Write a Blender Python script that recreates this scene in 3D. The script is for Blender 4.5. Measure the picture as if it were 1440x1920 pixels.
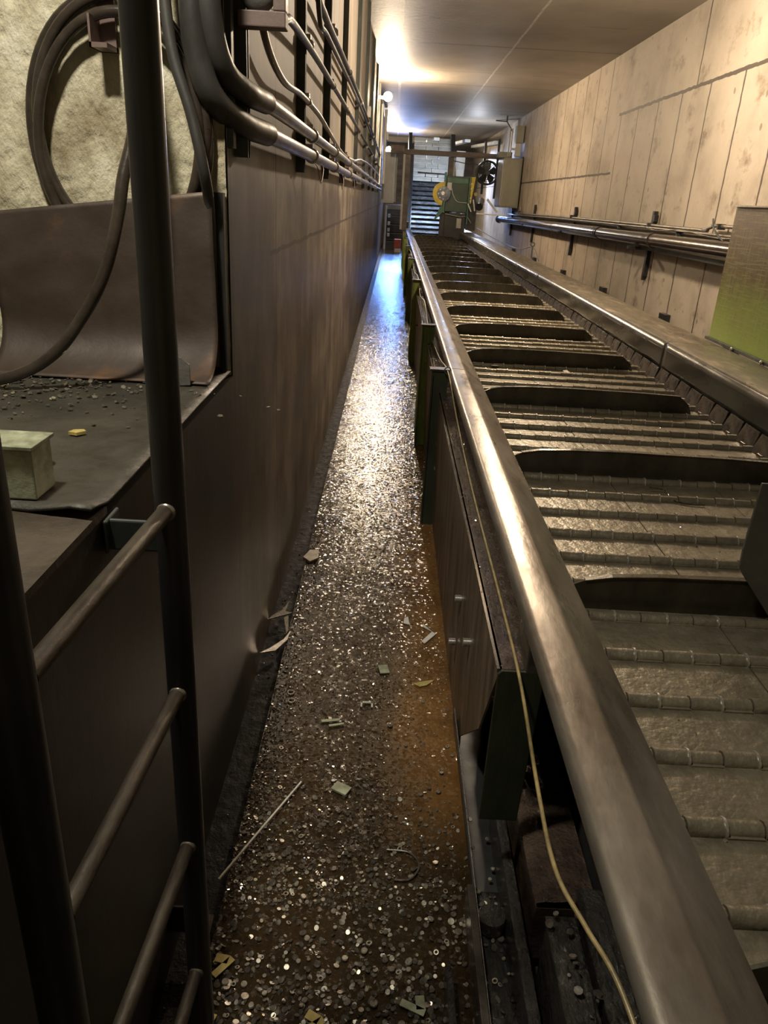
import bpy, bmesh, math, random
from mathutils import Vector, Matrix, Euler, noise
random.seed(7)
sc = bpy.context.scene
col = sc.collection
for o in list(bpy.data.objects): bpy.data.objects.remove(o)
EYE = 1.6   # eye height over the walkway; all coordinates below are written relative to the eye level

# ------------------------------------------------------------------ camera
cam_d = bpy.data.cameras.new('camera'); cam = bpy.data.objects.new('camera', cam_d); col.objects.link(cam)
sc.camera = cam
F, PX, PY = 1400.0, 720.0, 960.0
a = Vector((742-PX, 370-PY, F)); vy = (-(a[0]*(530-PX))-F*F)/a[1]
Yc = a.normalized(); Zc = -Vector((530-PX, vy, F)).normalized(); Xc = Yc.cross(Zc)
R = Matrix(((Xc[0], -Xc[1], -Xc[2]), (Yc[0], -Yc[1], -Yc[2]), (Zc[0], -Zc[1], -Zc[2])))
cam.matrix_world = Matrix.Translation((0, 0, EYE)) @ R.to_4x4()
cam_d.sensor_fit = 'VERTICAL'; cam_d.sensor_height = 24.0; cam_d.lens = 24.0*F/1920.0
cam_d.clip_start = 0.05; cam_d.clip_end = 200

# ------------------------------------------------------------------ view, world
sc.view_settings.view_transform = 'Standard'; sc.view_settings.look = 'None'
sc.view_settings.exposure = 1.15; sc.view_settings.gamma = 1.0; sc.view_settings.use_curve_mapping = False
w = bpy.data.worlds.new('world'); sc.world = w; w.use_nodes = True
w.node_tree.nodes['Background'].inputs[0].default_value = (.6, .7, 1, 1)
w.node_tree.nodes['Background'].inputs[1].default_value = 0.02

def area(name, loc, size, power, colr, direction, spread=180):
    l = bpy.data.lights.new(name, 'AREA'); l.shape = 'RECTANGLE'; l.size, l.size_y = size
    l.energy = power; l.color = colr; l.spread = math.radians(spread)
    o = bpy.data.objects.new(name, l); col.objects.link(o)
    o.location = (loc[0], loc[1], loc[2]+EYE)
    o.rotation_euler = Vector(direction).to_track_quat('-Z', 'Y').to_euler()
    return o
area('alcove_work_light', (-.68, .85, 1.6), (.16, .16), 26, (1, .94, .78), (.12, .12, -1))
def point(name, loc, power, colr, radius):
    l = bpy.data.lights.new(name, 'POINT'); l.energy = power; l.color = colr; l.shadow_soft_size = radius
    o = bpy.data.objects.new(name, l); col.objects.link(o); o.location = (loc[0], loc[1], loc[2]+EYE)
point('ceiling_fill_far', (2.05, 22.2, 1.12), 26, (.86, .90, 1.0), .05)  # unseen fill added behind the beam to brighten the far ceiling
point('ceiling_fill_near', (1.25, 6.9, 1.46), 145, (1, .80, .58), .10)  # unseen fill added over the belt to lift ceiling and right wall
area('far_daylight', (.35, 30.6, 1.25), (1.3, .7), 16, (.16, .36, 1.0), (-.03, -1, -.2), 50)
area('far_shaft_light', (2.45, 27.6, 1.55), (.6, .3), 50, (.50, .64, 1.0), (.10, -1, -.9), 80)
area('far_incline_light', (1.0, 22.0, 1.93), (1.0, .15), 9, (.62, .76, 1.0), (0, .75, -1), 120)

# ------------------------------------------------------------------ materials
def nd(t, typ, **kw):
    n = t.nodes.new(typ)
    for k, v in kw.items(): setattr(n, k, v)
    return n
def math_(t, op, a_, b_=None, c_=None):
    n = nd(t, 'ShaderNodeMath', operation=op)
    for i, v in enumerate((a_, b_, c_)):
        if v is None: continue
        if isinstance(v, (int, float)): n.inputs[i].default_value = v
        else: t.links.new(v, n.inputs[i])
    return n.outputs[0]
def noise_(t, vec, scale, detail=4, rough=.55, stretch=(1, 1, 1)):
    m = nd(t, 'ShaderNodeMapping'); m.inputs['Scale'].default_value = stretch; t.links.new(vec, m.inputs[0])
    n = nd(t, 'ShaderNodeTexNoise'); n.inputs['Scale'].default_value = scale; n.inputs['Detail'].default_value = detail
    n.inputs['Roughness'].default_value = rough; t.links.new(m.outputs[0], n.inputs['Vector'])
    return n.outputs['Fac']
def ramp(t, fac, stops):
    r = nd(t, 'ShaderNodeValToRGB'); e = r.color_ramp.elements
    while len(e) < len(stops): e.new(.5)
    for el, (p, c) in zip(e, stops):
        el.position = p; el.color = (*c, 1) if len(c) == 3 else c
    t.links.new(fac, r.inputs[0]); return r.outputs[0]
def mix(t, fac, c1, c2, mode='MIX'):
    m = nd(t, 'ShaderNodeMix', data_type='RGBA', blend_type=mode)
    for s, v in ((0, fac), (6, c1), (7, c2)):
        if isinstance(v, (int, float)): m.inputs[s].default_value = v
        elif isinstance(v, tuple): m.inputs[s].default_value = (*v, 1)
        else: t.links.new(v, m.inputs[s])
    return m.outputs[2]
def new_mat(name):
    m = bpy.data.materials.new(name); m.use_nodes = True; t = m.node_tree
    b = t.nodes['Principled BSDF']; tc = nd(t, 'ShaderNodeTexCoord')
    return m, t, b, tc.outputs['Object']
def bump(t, b, h, strength, dist=.01):
    n = nd(t, 'ShaderNodeBump'); n.inputs['Strength'].default_value = strength; n.inputs['Distance'].default_value = dist
    t.links.new(h, n.inputs['Height']); t.links.new(n.outputs[0], b.inputs['Normal'])
def mat(name, c1, c2, scale=6, stretch=(1, 1, 1), rough=(.4, .7), metal=0, bmp=.3, bscale=60, bdist=.004, coat=0, c3=None):
    m, t, b, v = new_mat(name)
    n1 = noise_(t, v, scale, 6, .65, stretch)
    st = [(.33, c1), (.66, c2)] if c3 is None else [(.30, c1), (.55, c2), (.72, c3)]
    t.links.new(ramp(t, n1, st), b.inputs['Base Color'])
    b.inputs['Metallic'].default_value = metal
    n2 = noise_(t, v, scale*2.3, 4, .6, stretch)
    r = nd(t, 'ShaderNodeMapRange'); t.links.new(n2, r.inputs[0])
    r.inputs[1].default_value = .3; r.inputs[2].default_value = .7
    r.inputs[3].default_value, r.inputs[4].default_value = rough
    t.links.new(r.outputs[0], b.inputs['Roughness'])
    if bmp: bump(t, b, noise_(t, v, bscale, 5, .6, stretch), bmp, bdist)
    if coat: b.inputs['Coat Weight'].default_value = coat; b.inputs['Coat Roughness'].default_value = .12
    return m
def seam(t, coord, period, offset, width):
    """1 in a thin line every `period`"""
    f = math_(t, 'FRACT', math_(t, 'DIVIDE', math_(t, 'ADD', coord, offset), period))
    d = math_(t, 'MULTIPLY', math_(t, 'ABSOLUTE', math_(t, 'SUBTRACT', f, .5)), period)   # period/2 at the line
    return math_(t, 'GREATER_THAN', d, period/2-width/2)
def line(t, coord, at, width):
    return math_(t, 'LESS_THAN', math_(t, 'ABSOLUTE', math_(t, 'SUBTRACT', coord, at)), width/2)

def right_wall_mat():
    m, t, b, v = new_mat('board_formed_concrete')
    s = nd(t, 'ShaderNodeSeparateXYZ'); t.links.new(v, s.inputs[0]); y, z = s.outputs[1], s.outputs[2]
    wob = math_(t, 'MULTIPLY', math_(t, 'SUBTRACT', noise_(t, v, 7, 3), .5), .035)
    yw = math_(t, 'ADD', y, wob); zw = math_(t, 'ADD', z, wob)
    near = math_(t, 'LESS_THAN', y, 11.6)
    up = math_(t, 'MULTIPLY', near, math_(t, 'GREATER_THAN', z, 1.2))
    low = math_(t, 'SUBTRACT', 1, up)
    s1 = math_(t, 'MULTIPLY', seam(t, yw, .785, -7.16+.3925+.785*12, .03), low)
    s2 = math_(t, 'MULTIPLY', seam(t, yw, 3.14, -7.16+1.57+3.14*4, .03), up)
    s3 = math_(t, 'MULTIPLY', line(t, zw, 1.2, .035), near)
    s4 = math_(t, 'MULTIPLY', line(t, zw, .47, .03), math_(t, 'SUBTRACT', 1, near))
    sm = math_(t, 'MINIMUM', math_(t, 'ADD', math_(t, 'ADD', s1, s2), math_(t, 'ADD', s3, s4)), 1)
    base = ramp(t, noise_(t, v, 2.0, 6, .6, (1, .5, .6)), [(.28, (.25, .21, .165)), (.5, (.40, .345, .275)), (.75, (.50, .44, .36))])
    dirt = ramp(t, noise_(t, v, 6, 6, .7, (1, .45, .6)), [(.30, (.40, .33, .25)), (.45, (1, 1, 1))])
    c = mix(t, .8, base, dirt, 'MULTIPLY')
    vo = nd(t, 'ShaderNodeTexVoronoi'); vo.inputs['Scale'].default_value = 5.5
    mp = nd(t, 'ShaderNodeMapping'); mp.inputs['Scale'].default_value = (1, .7, .6); t.links.new(v, mp.inputs[0]); t.links.new(mp.outputs[0], vo.inputs['Vector'])
    pit = math_(t, 'LESS_THAN', vo.outputs['Distance'], math_(t, 'MULTIPLY', noise_(t, v, 9, 2), .17))
    c = mix(t, math_(t, 'MULTIPLY', pit, .6), c, (.10, .07, .05))
    c = mix(t, math_(t, 'MULTIPLY', sm, .95), c, (.05, .038, .028))
    t.links.new(c, b.inputs['Base Color']); b.inputs['Roughness'].default_value = .62
    h = math_(t, 'SUBTRACT', math_(t, 'MULTIPLY', noise_(t, v, 22, 6), .35), math_(t, 'ADD', sm, math_(t, 'MULTIPLY', pit, .5)))
    bump(t, b, h, .7, .015); return m
def ceiling_mat():
    m, t, b, v = new_mat('cast_concrete_ceiling')
    s = nd(t, 'ShaderNodeSeparateXYZ'); t.links.new(v, s.inputs[0]); x, y = s.outputs[0], s.outputs[1]
    wob = math_(t, 'MULTIPLY', math_(t, 'SUBTRACT', noise_(t, v, 3, 3), .5), .06)
    yw = math_(t, 'ADD', y, wob); xw = math_(t, 'ADD', x, math_(t, 'MULTIPLY', wob, .5))
    dk = math_(t, 'MAXIMUM', seam(t, yw, 3.85, -10.0+1.925+3.85*6, .05), math_(t, 'MULTIPLY', seam(t, yw, 3.85, -12.3+1.925+3.85*6, .022), math_(t, 'GREATER_THAN', noise_(t, v, 1.1, 2), .46)))
    lt = math_(t, 'MAXIMUM', line(t, xw, 1.5, .03), line(t, xw, -.04, .05))
    base = ramp(t, noise_(t, v, 1.2, 7, .6), [(.3, (.27, .235, .19)), (.7, (.38, .34, .285))])
    c = mix(t, math_(t, 'MULTIPLY', dk, .75), base, (.10, .08, .06))
    c = mix(t, math_(t, 'MULTIPLY', lt, math_(t, 'MULTIPLY', noise_(t, v, 9, 4), 1.0)), c, (.78, .74, .68))
    t.links.new(c, b.inputs['Base Color']); b.inputs['Roughness'].default_value = .55
    bump(t, b, math_(t, 'SUBTRACT', math_(t, 'MULTIPLY', noise_(t, v, 14, 6), .5), dk), .5, .012); return m
def left_wall_mat():
    m, t, b, v = new_mat('stained_shaded_concrete')
    s = nd(t, 'ShaderNodeSeparateXYZ'); t.links.new(v, s.inputs[0]); y, z = s.outputs[1], s.outputs[2]
    wob = math_(t, 'MULTIPLY', math_(t, 'SUBTRACT', noise_(t, v, 6, 3), .5), .03)
    yw = math_(t, 'ADD', y, wob)
    sm = seam(t, yw, .785, .3, .018)
    sm = math_(t, 'MAXIMUM', sm, math_(t, 'MULTIPLY', line(t, math_(t, 'ADD', z, wob), -.2, .016), math_(t, 'GREATER_THAN', y, 2.7)))
    zl = math_(t, 'ADD', z, math_(t, 'MULTIPLY', math_(t, 'SUBTRACT', noise_(t, v, 3, 5, .6, (1, 1, .25)), .5), .5))
    oil = nd(t, 'ShaderNodeMapRange'); t.links.new(zl, oil.inputs[0]); oil.interpolation_type = 'SMOOTHSTEP'
    oil.inputs[1].default_value = .12; oil.inputs[2].default_value = -.02; oil.inputs[3].default_value = 0; oil.inputs[4].default_value = 1
    streak = math_(t, 'ADD', math_(t, 'MULTIPLY', noise_(t, v, 9, 7, .7, (1, .5, .22)), .55), math_(t, 'MULTIPLY', noise_(t, v, 3.1, 5, .6, (1, .4, .8)), .45))
    dark = ramp(t, streak, [(.32, (.035, .026, .018)), (.50, (.12, .094, .068)), (.68, (.30, .25, .19))])
    clean = ramp(t, noise_(t, v, 5, 7, .7, (1, 1, .3)), [(.3, (.16, .138, .112)), (.7, (.32, .28, .235))])
    near_shade = nd(t, 'ShaderNodeMapRange', interpolation_type='SMOOTHSTEP'); t.links.new(math_(t, 'ADD', y, math_(t, 'MULTIPLY', noise_(t, v, 2.5, 5, .6, (1, 1, .2)), 1.6)), near_shade.inputs[0]); near_shade.inputs[1].default_value = 3.7; near_shade.inputs[2].default_value = 2.6; near_shade.inputs[3].default_value = 0; near_shade.inputs[4].default_value = .93
    dark = mix(t, near_shade.outputs[0], dark, (.007, .0055, .004))  # lower wall darkens toward the ladder: shade put into the colour
    c = mix(t, oil.outputs[0], clean, dark)
    c = mix(t, math_(t, 'MULTIPLY', sm, .7), c, (.02, .016, .012))
    t.links.new(c, b.inputs['Base Color'])
    r = nd(t, 'ShaderNodeMapRange'); t.links.new(oil.outputs[0], r.inputs[0]); r.inputs[3].default_value = .65; r.inputs[4].default_value = .42
    t.links.new(r.outputs[0], b.inputs['Roughness'])
    bump(t, b, math_(t, 'SUBTRACT', math_(t, 'MULTIPLY', streak, .6), sm), .6, .012); return m
def floor_mat():
    m, t, b, v = new_mat('wet_oily_floor')
    s = nd(t, 'ShaderNodeSeparateXYZ'); t.links.new(v, s.inputs[0]); x, y = s.outputs[0], s.outputs[1]
    base = ramp(t, noise_(t, v, 3.5, 7, .65), [(.3, (.012, .008, .004)), (.6, (.035, .021, .009)), (.8, (.06, .038, .018))])
    # ochre rust stain running along the conveyor side
    xx = math_(t, 'ADD', x, math_(t, 'MULTIPLY', math_(t, 'SUBTRACT', noise_(t, v, 2.6, 4), .5), .35))
    rs = nd(t, 'ShaderNodeMapRange', interpolation_type='SMOOTHSTEP'); t.links.new(xx, rs.inputs[0]); rs.inputs[1].default_value = .0; rs.inputs[2].default_value = .25
    ry = nd(t, 'ShaderNodeMapRange', interpolation_type='SMOOTHSTEP'); t.links.new(y, ry.inputs[0]); ry.inputs[1].default_value = 1.35; ry.inputs[2].default_value = 1.9
    ry2 = nd(t, 'ShaderNodeMapRange', interpolation_type='SMOOTHSTEP'); t.links.new(y, ry2.inputs[0]); ry2.inputs[1].default_value = 6; ry2.inputs[2].default_value = 3.5
    f = math_(t, 'MULTIPLY', math_(t, 'MULTIPLY', rs.outputs[0], ry.outputs[0]), ry2.outputs[0])
    rust = ramp(t, noise_(t, v, 6, 6, .7, (1, .5, 1)), [(.3, (.09, .042, .012)), (.7, (.26, .13, .04))])
    c = mix(t, f, base, rust)
    t.links.new(c, b.inputs['Base Color'])
    rr = nd(t, 'ShaderNodeMapRange'); t.links.new(noise_(t, v, 12, 5, .7), rr.inputs[0]); rr.inputs[1].default_value = .35; rr.inputs[2].default_value = .7
    rr.inputs[3].default_value = .07; rr.inputs[4].default_value = .26
    t.links.new(rr.outputs[0], b.inputs['Roughness'])
    b.inputs['Specular IOR Level'].default_value = .55
    n1 = noise_(t, v, 46, 4, .7); n2 = noise_(t, v, 130, 2, .6)
    vo = nd(t, 'ShaderNodeTexVoronoi'); vo.inputs['Scale'].default_value = 85; t.links.new(v, vo.inputs['Vector'])
    g = math_(t, 'MULTIPLY', math_(t, 'LESS_THAN', vo.outputs['Distance'], .32), math_(t, 'GREATER_THAN', noise_(t, v, 9, 4), .47))
    h = math_(t, 'ADD', math_(t, 'ADD', math_(t, 'MULTIPLY', n1, .55), math_(t, 'MULTIPLY', n2, .6)), math_(t, 'MULTIPLY', g, .25))
    v2 = nd(t, 'ShaderNodeTexVoronoi'); v2.inputs['Scale'].default_value = 105; t.links.new(v, v2.inputs['Vector'])
    cs = nd(t, 'ShaderNodeSeparateColor'); t.links.new(v2.outputs['Color'], cs.inputs[0])
    amt = math_(t, 'MULTIPLY', math_(t, 'GREATER_THAN', cs.outputs[2], .35), math_(t, 'MULTIPLY', noise_(t, v, 5, 4, .7), .62))
    cx = nd(t, 'ShaderNodeCombineXYZ'); cx.inputs[2].default_value = 1
    t.links.new(math_(t, 'MULTIPLY', math_(t, 'SUBTRACT', cs.outputs[0], .5), amt), cx.inputs[0])
    t.links.new(math_(t, 'MULTIPLY', math_(t, 'SUBTRACT', cs.outputs[1], .5), amt), cx.inputs[1])
    nn = nd(t, 'ShaderNodeVectorMath', operation='NORMALIZE'); t.links.new(cx.outputs[0], nn.inputs[0])
    bump(t, b, h, .22, .006)
    bn = b.inputs['Normal'].links[0].from_node; t.links.new(nn.outputs[0], bn.inputs['Normal']); return m
def belt_mat():
    m, t, b, v = new_mat('dimpled_belt_steel')
    base = ramp(t, noise_(t, v, 9, 7, .7, (.5, 1, 1)), [(.3, (.10, .087, .062)), (.55, (.19, .167, .12)), (.75, (.28, .25, .19))])
    t.links.new(base, b.inputs['Base Color']); b.inputs['Metallic'].default_value = .55
    rr = nd(t, 'ShaderNodeMapRange'); t.links.new(noise_(t, v, 25, 4), rr.inputs[0]); rr.inputs[3].default_value = .28; rr.inputs[4].default_value = .55
    t.links.new(rr.outputs[0], b.inputs['Roughness'])
    vo = nd(t, 'ShaderNodeTexVoronoi'); vo.inputs['Scale'].default_value = 62; vo.inputs['Randomness'].default_value = .25; t.links.new(v, vo.inputs['Vector'])
    d = math_(t, 'LESS_THAN', vo.outputs['Distance'], .3)
    bump(t, b, math_(t, 'ADD', math_(t, 'MULTIPLY', d, .9), noise_(t, v, 30, 3)), .8, .006); return m
def moss_mat():
    m, t, b, v = new_mat('moss_green_scratched_plate')
    s = nd(t, 'ShaderNodeSeparateXYZ'); t.links.new(v, s.inputs[0])
    zz = math_(t, 'ADD', s.outputs[2], math_(t, 'MULTIPLY', math_(t, 'SUBTRACT', noise_(t, v, 5, 5, .7), .5), .35))
    r = nd(t, 'ShaderNodeMapRange'); t.links.new(zz, r.inputs[0]); r.inputs[1].default_value = .0; r.inputs[2].default_value = .75
    c = ramp(t, r.outputs[0], [(.0, (.27, .40, .05)), (.32, (.21, .27, .05)), (.56, (.13, .10, .04)), (.95, (.20, .15, .12))])
    sc1 = noise_(t, v, 14, 6, .8, (1, .25, 5)); sc2 = noise_(t, v, 14, 6, .8, (1, 5, .3))
    sm = math_(t, 'MAXIMUM', math_(t, 'GREATER_THAN', sc1, .545), math_(t, 'GREATER_THAN', sc2, .56))
    c = mix(t, math_(t, 'MULTIPLY', sm, .42), c, (.38, .37, .16))
    t.links.new(c, b.inputs['Base Color']); b.inputs['Roughness'].default_value = .42; b.inputs['Metallic'].default_value = .15
    bump(t, b, math_(t, 'ADD', sc1, sc2), .25, .004); return m
def emit(name, c, s):
    m = bpy.data.materials.new(name); m.use_nodes = True; t = m.node_tree; b = t.nodes['Principled BSDF']
    b.inputs['Base Color'].default_value = (.8, .8, .8, 1); b.inputs['Emission Color'].default_value = (*c, 1); b.inputs['Emission Strength'].default_value = s
    return m

M = {}
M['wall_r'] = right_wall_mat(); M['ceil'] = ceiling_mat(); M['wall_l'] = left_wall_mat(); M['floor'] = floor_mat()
M['belt'] = belt_mat(); M['moss'] = moss_mat()
M['plaster'] = mat('pitted_pale_plaster', (.24, .19, .11), (.54, .49, .35), 9, (1, 1, .6), (.6, .85), 0, .9, 55, .010, c3=(.66, .62, .50))
M['ledge'] = mat('dark_ledge_grime', (.020, .018, .013), (.050, .045, .033), 5, (1, 1, 1), (.35, .7), 0, .5, 50, .006)
M['ledge_conc'] = mat('brown_worn_concrete', (.022, .016, .010), (.06, .043, .027), 7, (1, 1, 1), (.45, .7), 0, .6, 40, .006)
M['stile'] = mat('black_pipe_paint', (.014, .014, .015), (.032, .031, .031), 8, (1, 1, .3), (.28, .42), .2, .15, 90, .002)
M['rung'] = mat('worn_rung_steel', (.022, .016, .011), (.075, .06, .045), 14, (1, .4, 1), (.35, .55), .5, .4, 60, .004)
M['rust_sheet'] = mat('brown_rusty_sheet', (.040, .026, .018), (.062, .044, .034), 3.0, (1, 1, 1), (.45, .7), .2, .3, 30, .004, c3=(.17, .078, .028))
M['hose'] = mat('brown_rubber_hose', (.022, .017, .013), (.050, .038, .029), 12, (1, 1, 1), (.18, .32), 0, .25, 120, .002)
M['conduit'] = mat('dusty_grey_conduit', (.14, .125, .105), (.31, .28, .24), 12, (1, .3, 1), (.3, .5), .6, .3, 60, .003)
M['conduit_d'] = mat('dark_dirty_conduit', (.032, .030, .028), (.065, .060, .055), 8, (1, 1, .4), (.4, .6), .2, .3, 40, .003)
M['strut'] = mat('dark_green_black_strut', (.038, .046, .042), (.08, .09, .082), 9, (1, 1, .5), (.4, .6), .3, .2, 60, .003)
M['bracket'] = mat('purple_brown_bracket', (.10, .065, .055), (.17, .115, .10), 9, (1, 1, 1), (.45, .65), 0, .3, 50, .003)
M['rail'] = mat('polished_rail_steel', (.13, .105, .082), (.27, .24, .205), 7, (1, .35, 1), (.24, .42), .7, .25, 55, .003, c3=(.36, .325, .285))
M['rail_r'] = mat('dark_glossy_rail_steel', (.11, .095, .07), (.19, .165, .12), 6, (1.6, .5, 1), (.26, .5), .5, .2, 40, .003, c3=(.42, .34, .26))
M['skirt'] = mat('dark_grey_glossy_skirt', (.060, .055, .045), (.105, .10, .085), 4, (1, .4, 1), (.16, .30), .35, .10, 9, .004)
M['side'] = mat('weathered_side_plate', (.045, .028, .017), (.16, .115, .075), 11, (1, 1.2, .15), (.35, .6), .3, .5, 60, .004, c3=(.26, .19, .125))
M['flange'] = mat('wet_gritty_flange', (.03, .018, .012), (.10, .065, .045), 18, (1, 1, 1), (.10, .3), .3, 1.0, 90, .012, coat=.6)
M['post'] = mat('dark_green_post_steel', (.022, .026, .016), (.05, .055, .034), 8, (1, 1, .3), (.35, .55), .3, .3, 50, .003)
M['post_moss'] = mat('mossy_post_steel', (.06, .075, .018), (.15, .19, .04), 10, (1, 1, .25), (.4, .6), .1, .4, 50, .004, c3=(.09, .06, .02))
M['cleat'] = mat('dark_oily_cleat', (.035, .030, .020), (.075, .065, .045), 7, (1, 1, .6), (.18, .38), .5, .2, 40, .003)
M['wing'] = mat('worn_side_wing_steel', (.06, .052, .045), (.17, .145, .12), 9, (1, 1, 1), (.2, .4), .7, .3, 30, .004)
M['black'] = mat('black_machine_paint', (.012, .012, .012), (.03, .03, .03), 6, (1, 1, 1), (.3, .5), 0, .2, 40, .003)
M['grime'] = mat('black_wet_sludge', (.010, .009, .008), (.035, .030, .026), 20, (1, 1, 1), (.08, .3), .1, 1.0, 60, .02, coat=.5)
M['gutter'] = mat('shade_dark_gutter', (.003, .0025, .002), (.009, .007, .0055), 9, (1, 1, 1), (.5, .75), 0, .6, 40, .008)  # near-black base holds the ledge's shade over the gutter
M['gutter'].node_tree.nodes['Principled BSDF'].inputs['Specular IOR Level'].default_value = .2
M['pipe'] = mat('glossy_black_pipe', (.035, .028, .024), (.085, .065, .052), 10, (1, .3, 1), (.12, .26), .5, .2, 50, .002)
M['bolt'] = mat('bright_bolt_steel', (.35, .33, .30), (.62, .60, .56), 30, (1, 1, 1), (.2, .4), .8, .2, 80, .002)
M['slug'] = mat('pale_slug_metal', (.16, .135, .10), (.42, .38, .31), 40, (1, 1, 1), (.2, .45), .35, .2, 120, .001)
M['slug_d'] = mat('dark_slug_metal', (.07, .06, .05), (.17, .15, .12), 40, (1, 1, 1), (.15, .4), .5, .2, 120, .001)
M['chip'] = mat('glittering_chip_metal', (.22, .19, .15), (.55, .50, .42), 30, (1, 1, 1), (.12, .25), .8, 0)
M['cable'] = mat('dirty_yellow_cable', (.13, .095, .045), (.34, .26, .11), 25, (1, 1, 1), (.3, .5), 0, .4, 200, .001)
M['cab'] = mat('olive_grey_cabinet_paint', (.20, .195, .15), (.26, .25, .20), 5, (1, 1, .4), (.4, .55), 0, .1, 30, .002)
M['cab_l'] = mat('light_grey_cabinet_paint', (.36, .35, .32), (.48, .47, .43), 5, (1, 1, .4), (.4, .55), 0, .1, 30, .002)
M['green'] = mat('green_machine_paint', (.05, .13, .085), (.09, .22, .15), 5, (1, 1, .6), (.3, .5), 0, .2, 30, .003)
M['green_d'] = mat('deep_green_machine_paint', (.022, .050, .036), (.045, .085, .060), 5, (1, 1, .6), (.3, .5), 0, .2, 30, .003)
M['yellow'] = mat('yellow_guard_paint', (.62, .46, .03), (.80, .62, .05), 8, (1, 1, 1), (.35, .5), 0, .1, 40, .002)
M['slat'] = mat('incline_slat_steel', (.05, .055, .065), (.15, .17, .20), 6, (.5, 1, 1), (.15, .35), .6, .4, 20, .006)
M['slat_b'] = mat('white_lit_slat', (.45, .47, .45), (.75, .77, .74), 5, (.5, 1, 2), (.3, .5), .2, .4, 20, .006)
M['brown_beam'] = mat('brown_dusty_beam', (.085, .070, .058), (.17, .14, .12), 6, (.3, 1, 1), (.5, .7), .1, .2, 40, .003)
M['white'] = mat('white_plastic', (.60, .58, .54), (.78, .76, .72), 8, (1, 1, 1), (.35, .5), 0, .1, 50, .001)
M['olive_box'] = mat('pale_green_chipped_paint', (.10, .10, .06), (.33, .35, .24), 16, (1, 1, 1), (.4, .6), 0, .4, 50, .003, c3=(.44, .46, .33))
M['red'] = mat('red_plastic', (.35, .05, .03), (.5, .09, .06), 10, (1, 1, 1), (.4, .5), 0, .1, 50, .001)
M['paper'] = mat('dirty_white_scrap', (.42, .39, .34), (.70, .67, .60), 30, (1, 1, 1), (.3, .5), 0, .3, 60, .001)
M['leaf'] = mat('yellow_leaf_scrap', (.35, .26, .07), (.55, .46, .16), 40, (1, 1, 1), (.4, .6), 0, .3, 60, .001)
M['lamp_hot'] = emit('lamp_glow_warm', (1, .78, .52), 950)
M['lamp_cool'] = emit('lamp_glow_white', (1, .84, .62), 340)
M['patch'] = mat('grey_crumpled_sheet', (.08, .075, .068), (.14, .13, .118), 10, (1, 1, 1), (.5, .7), 0, .4, 30, .006)

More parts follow.
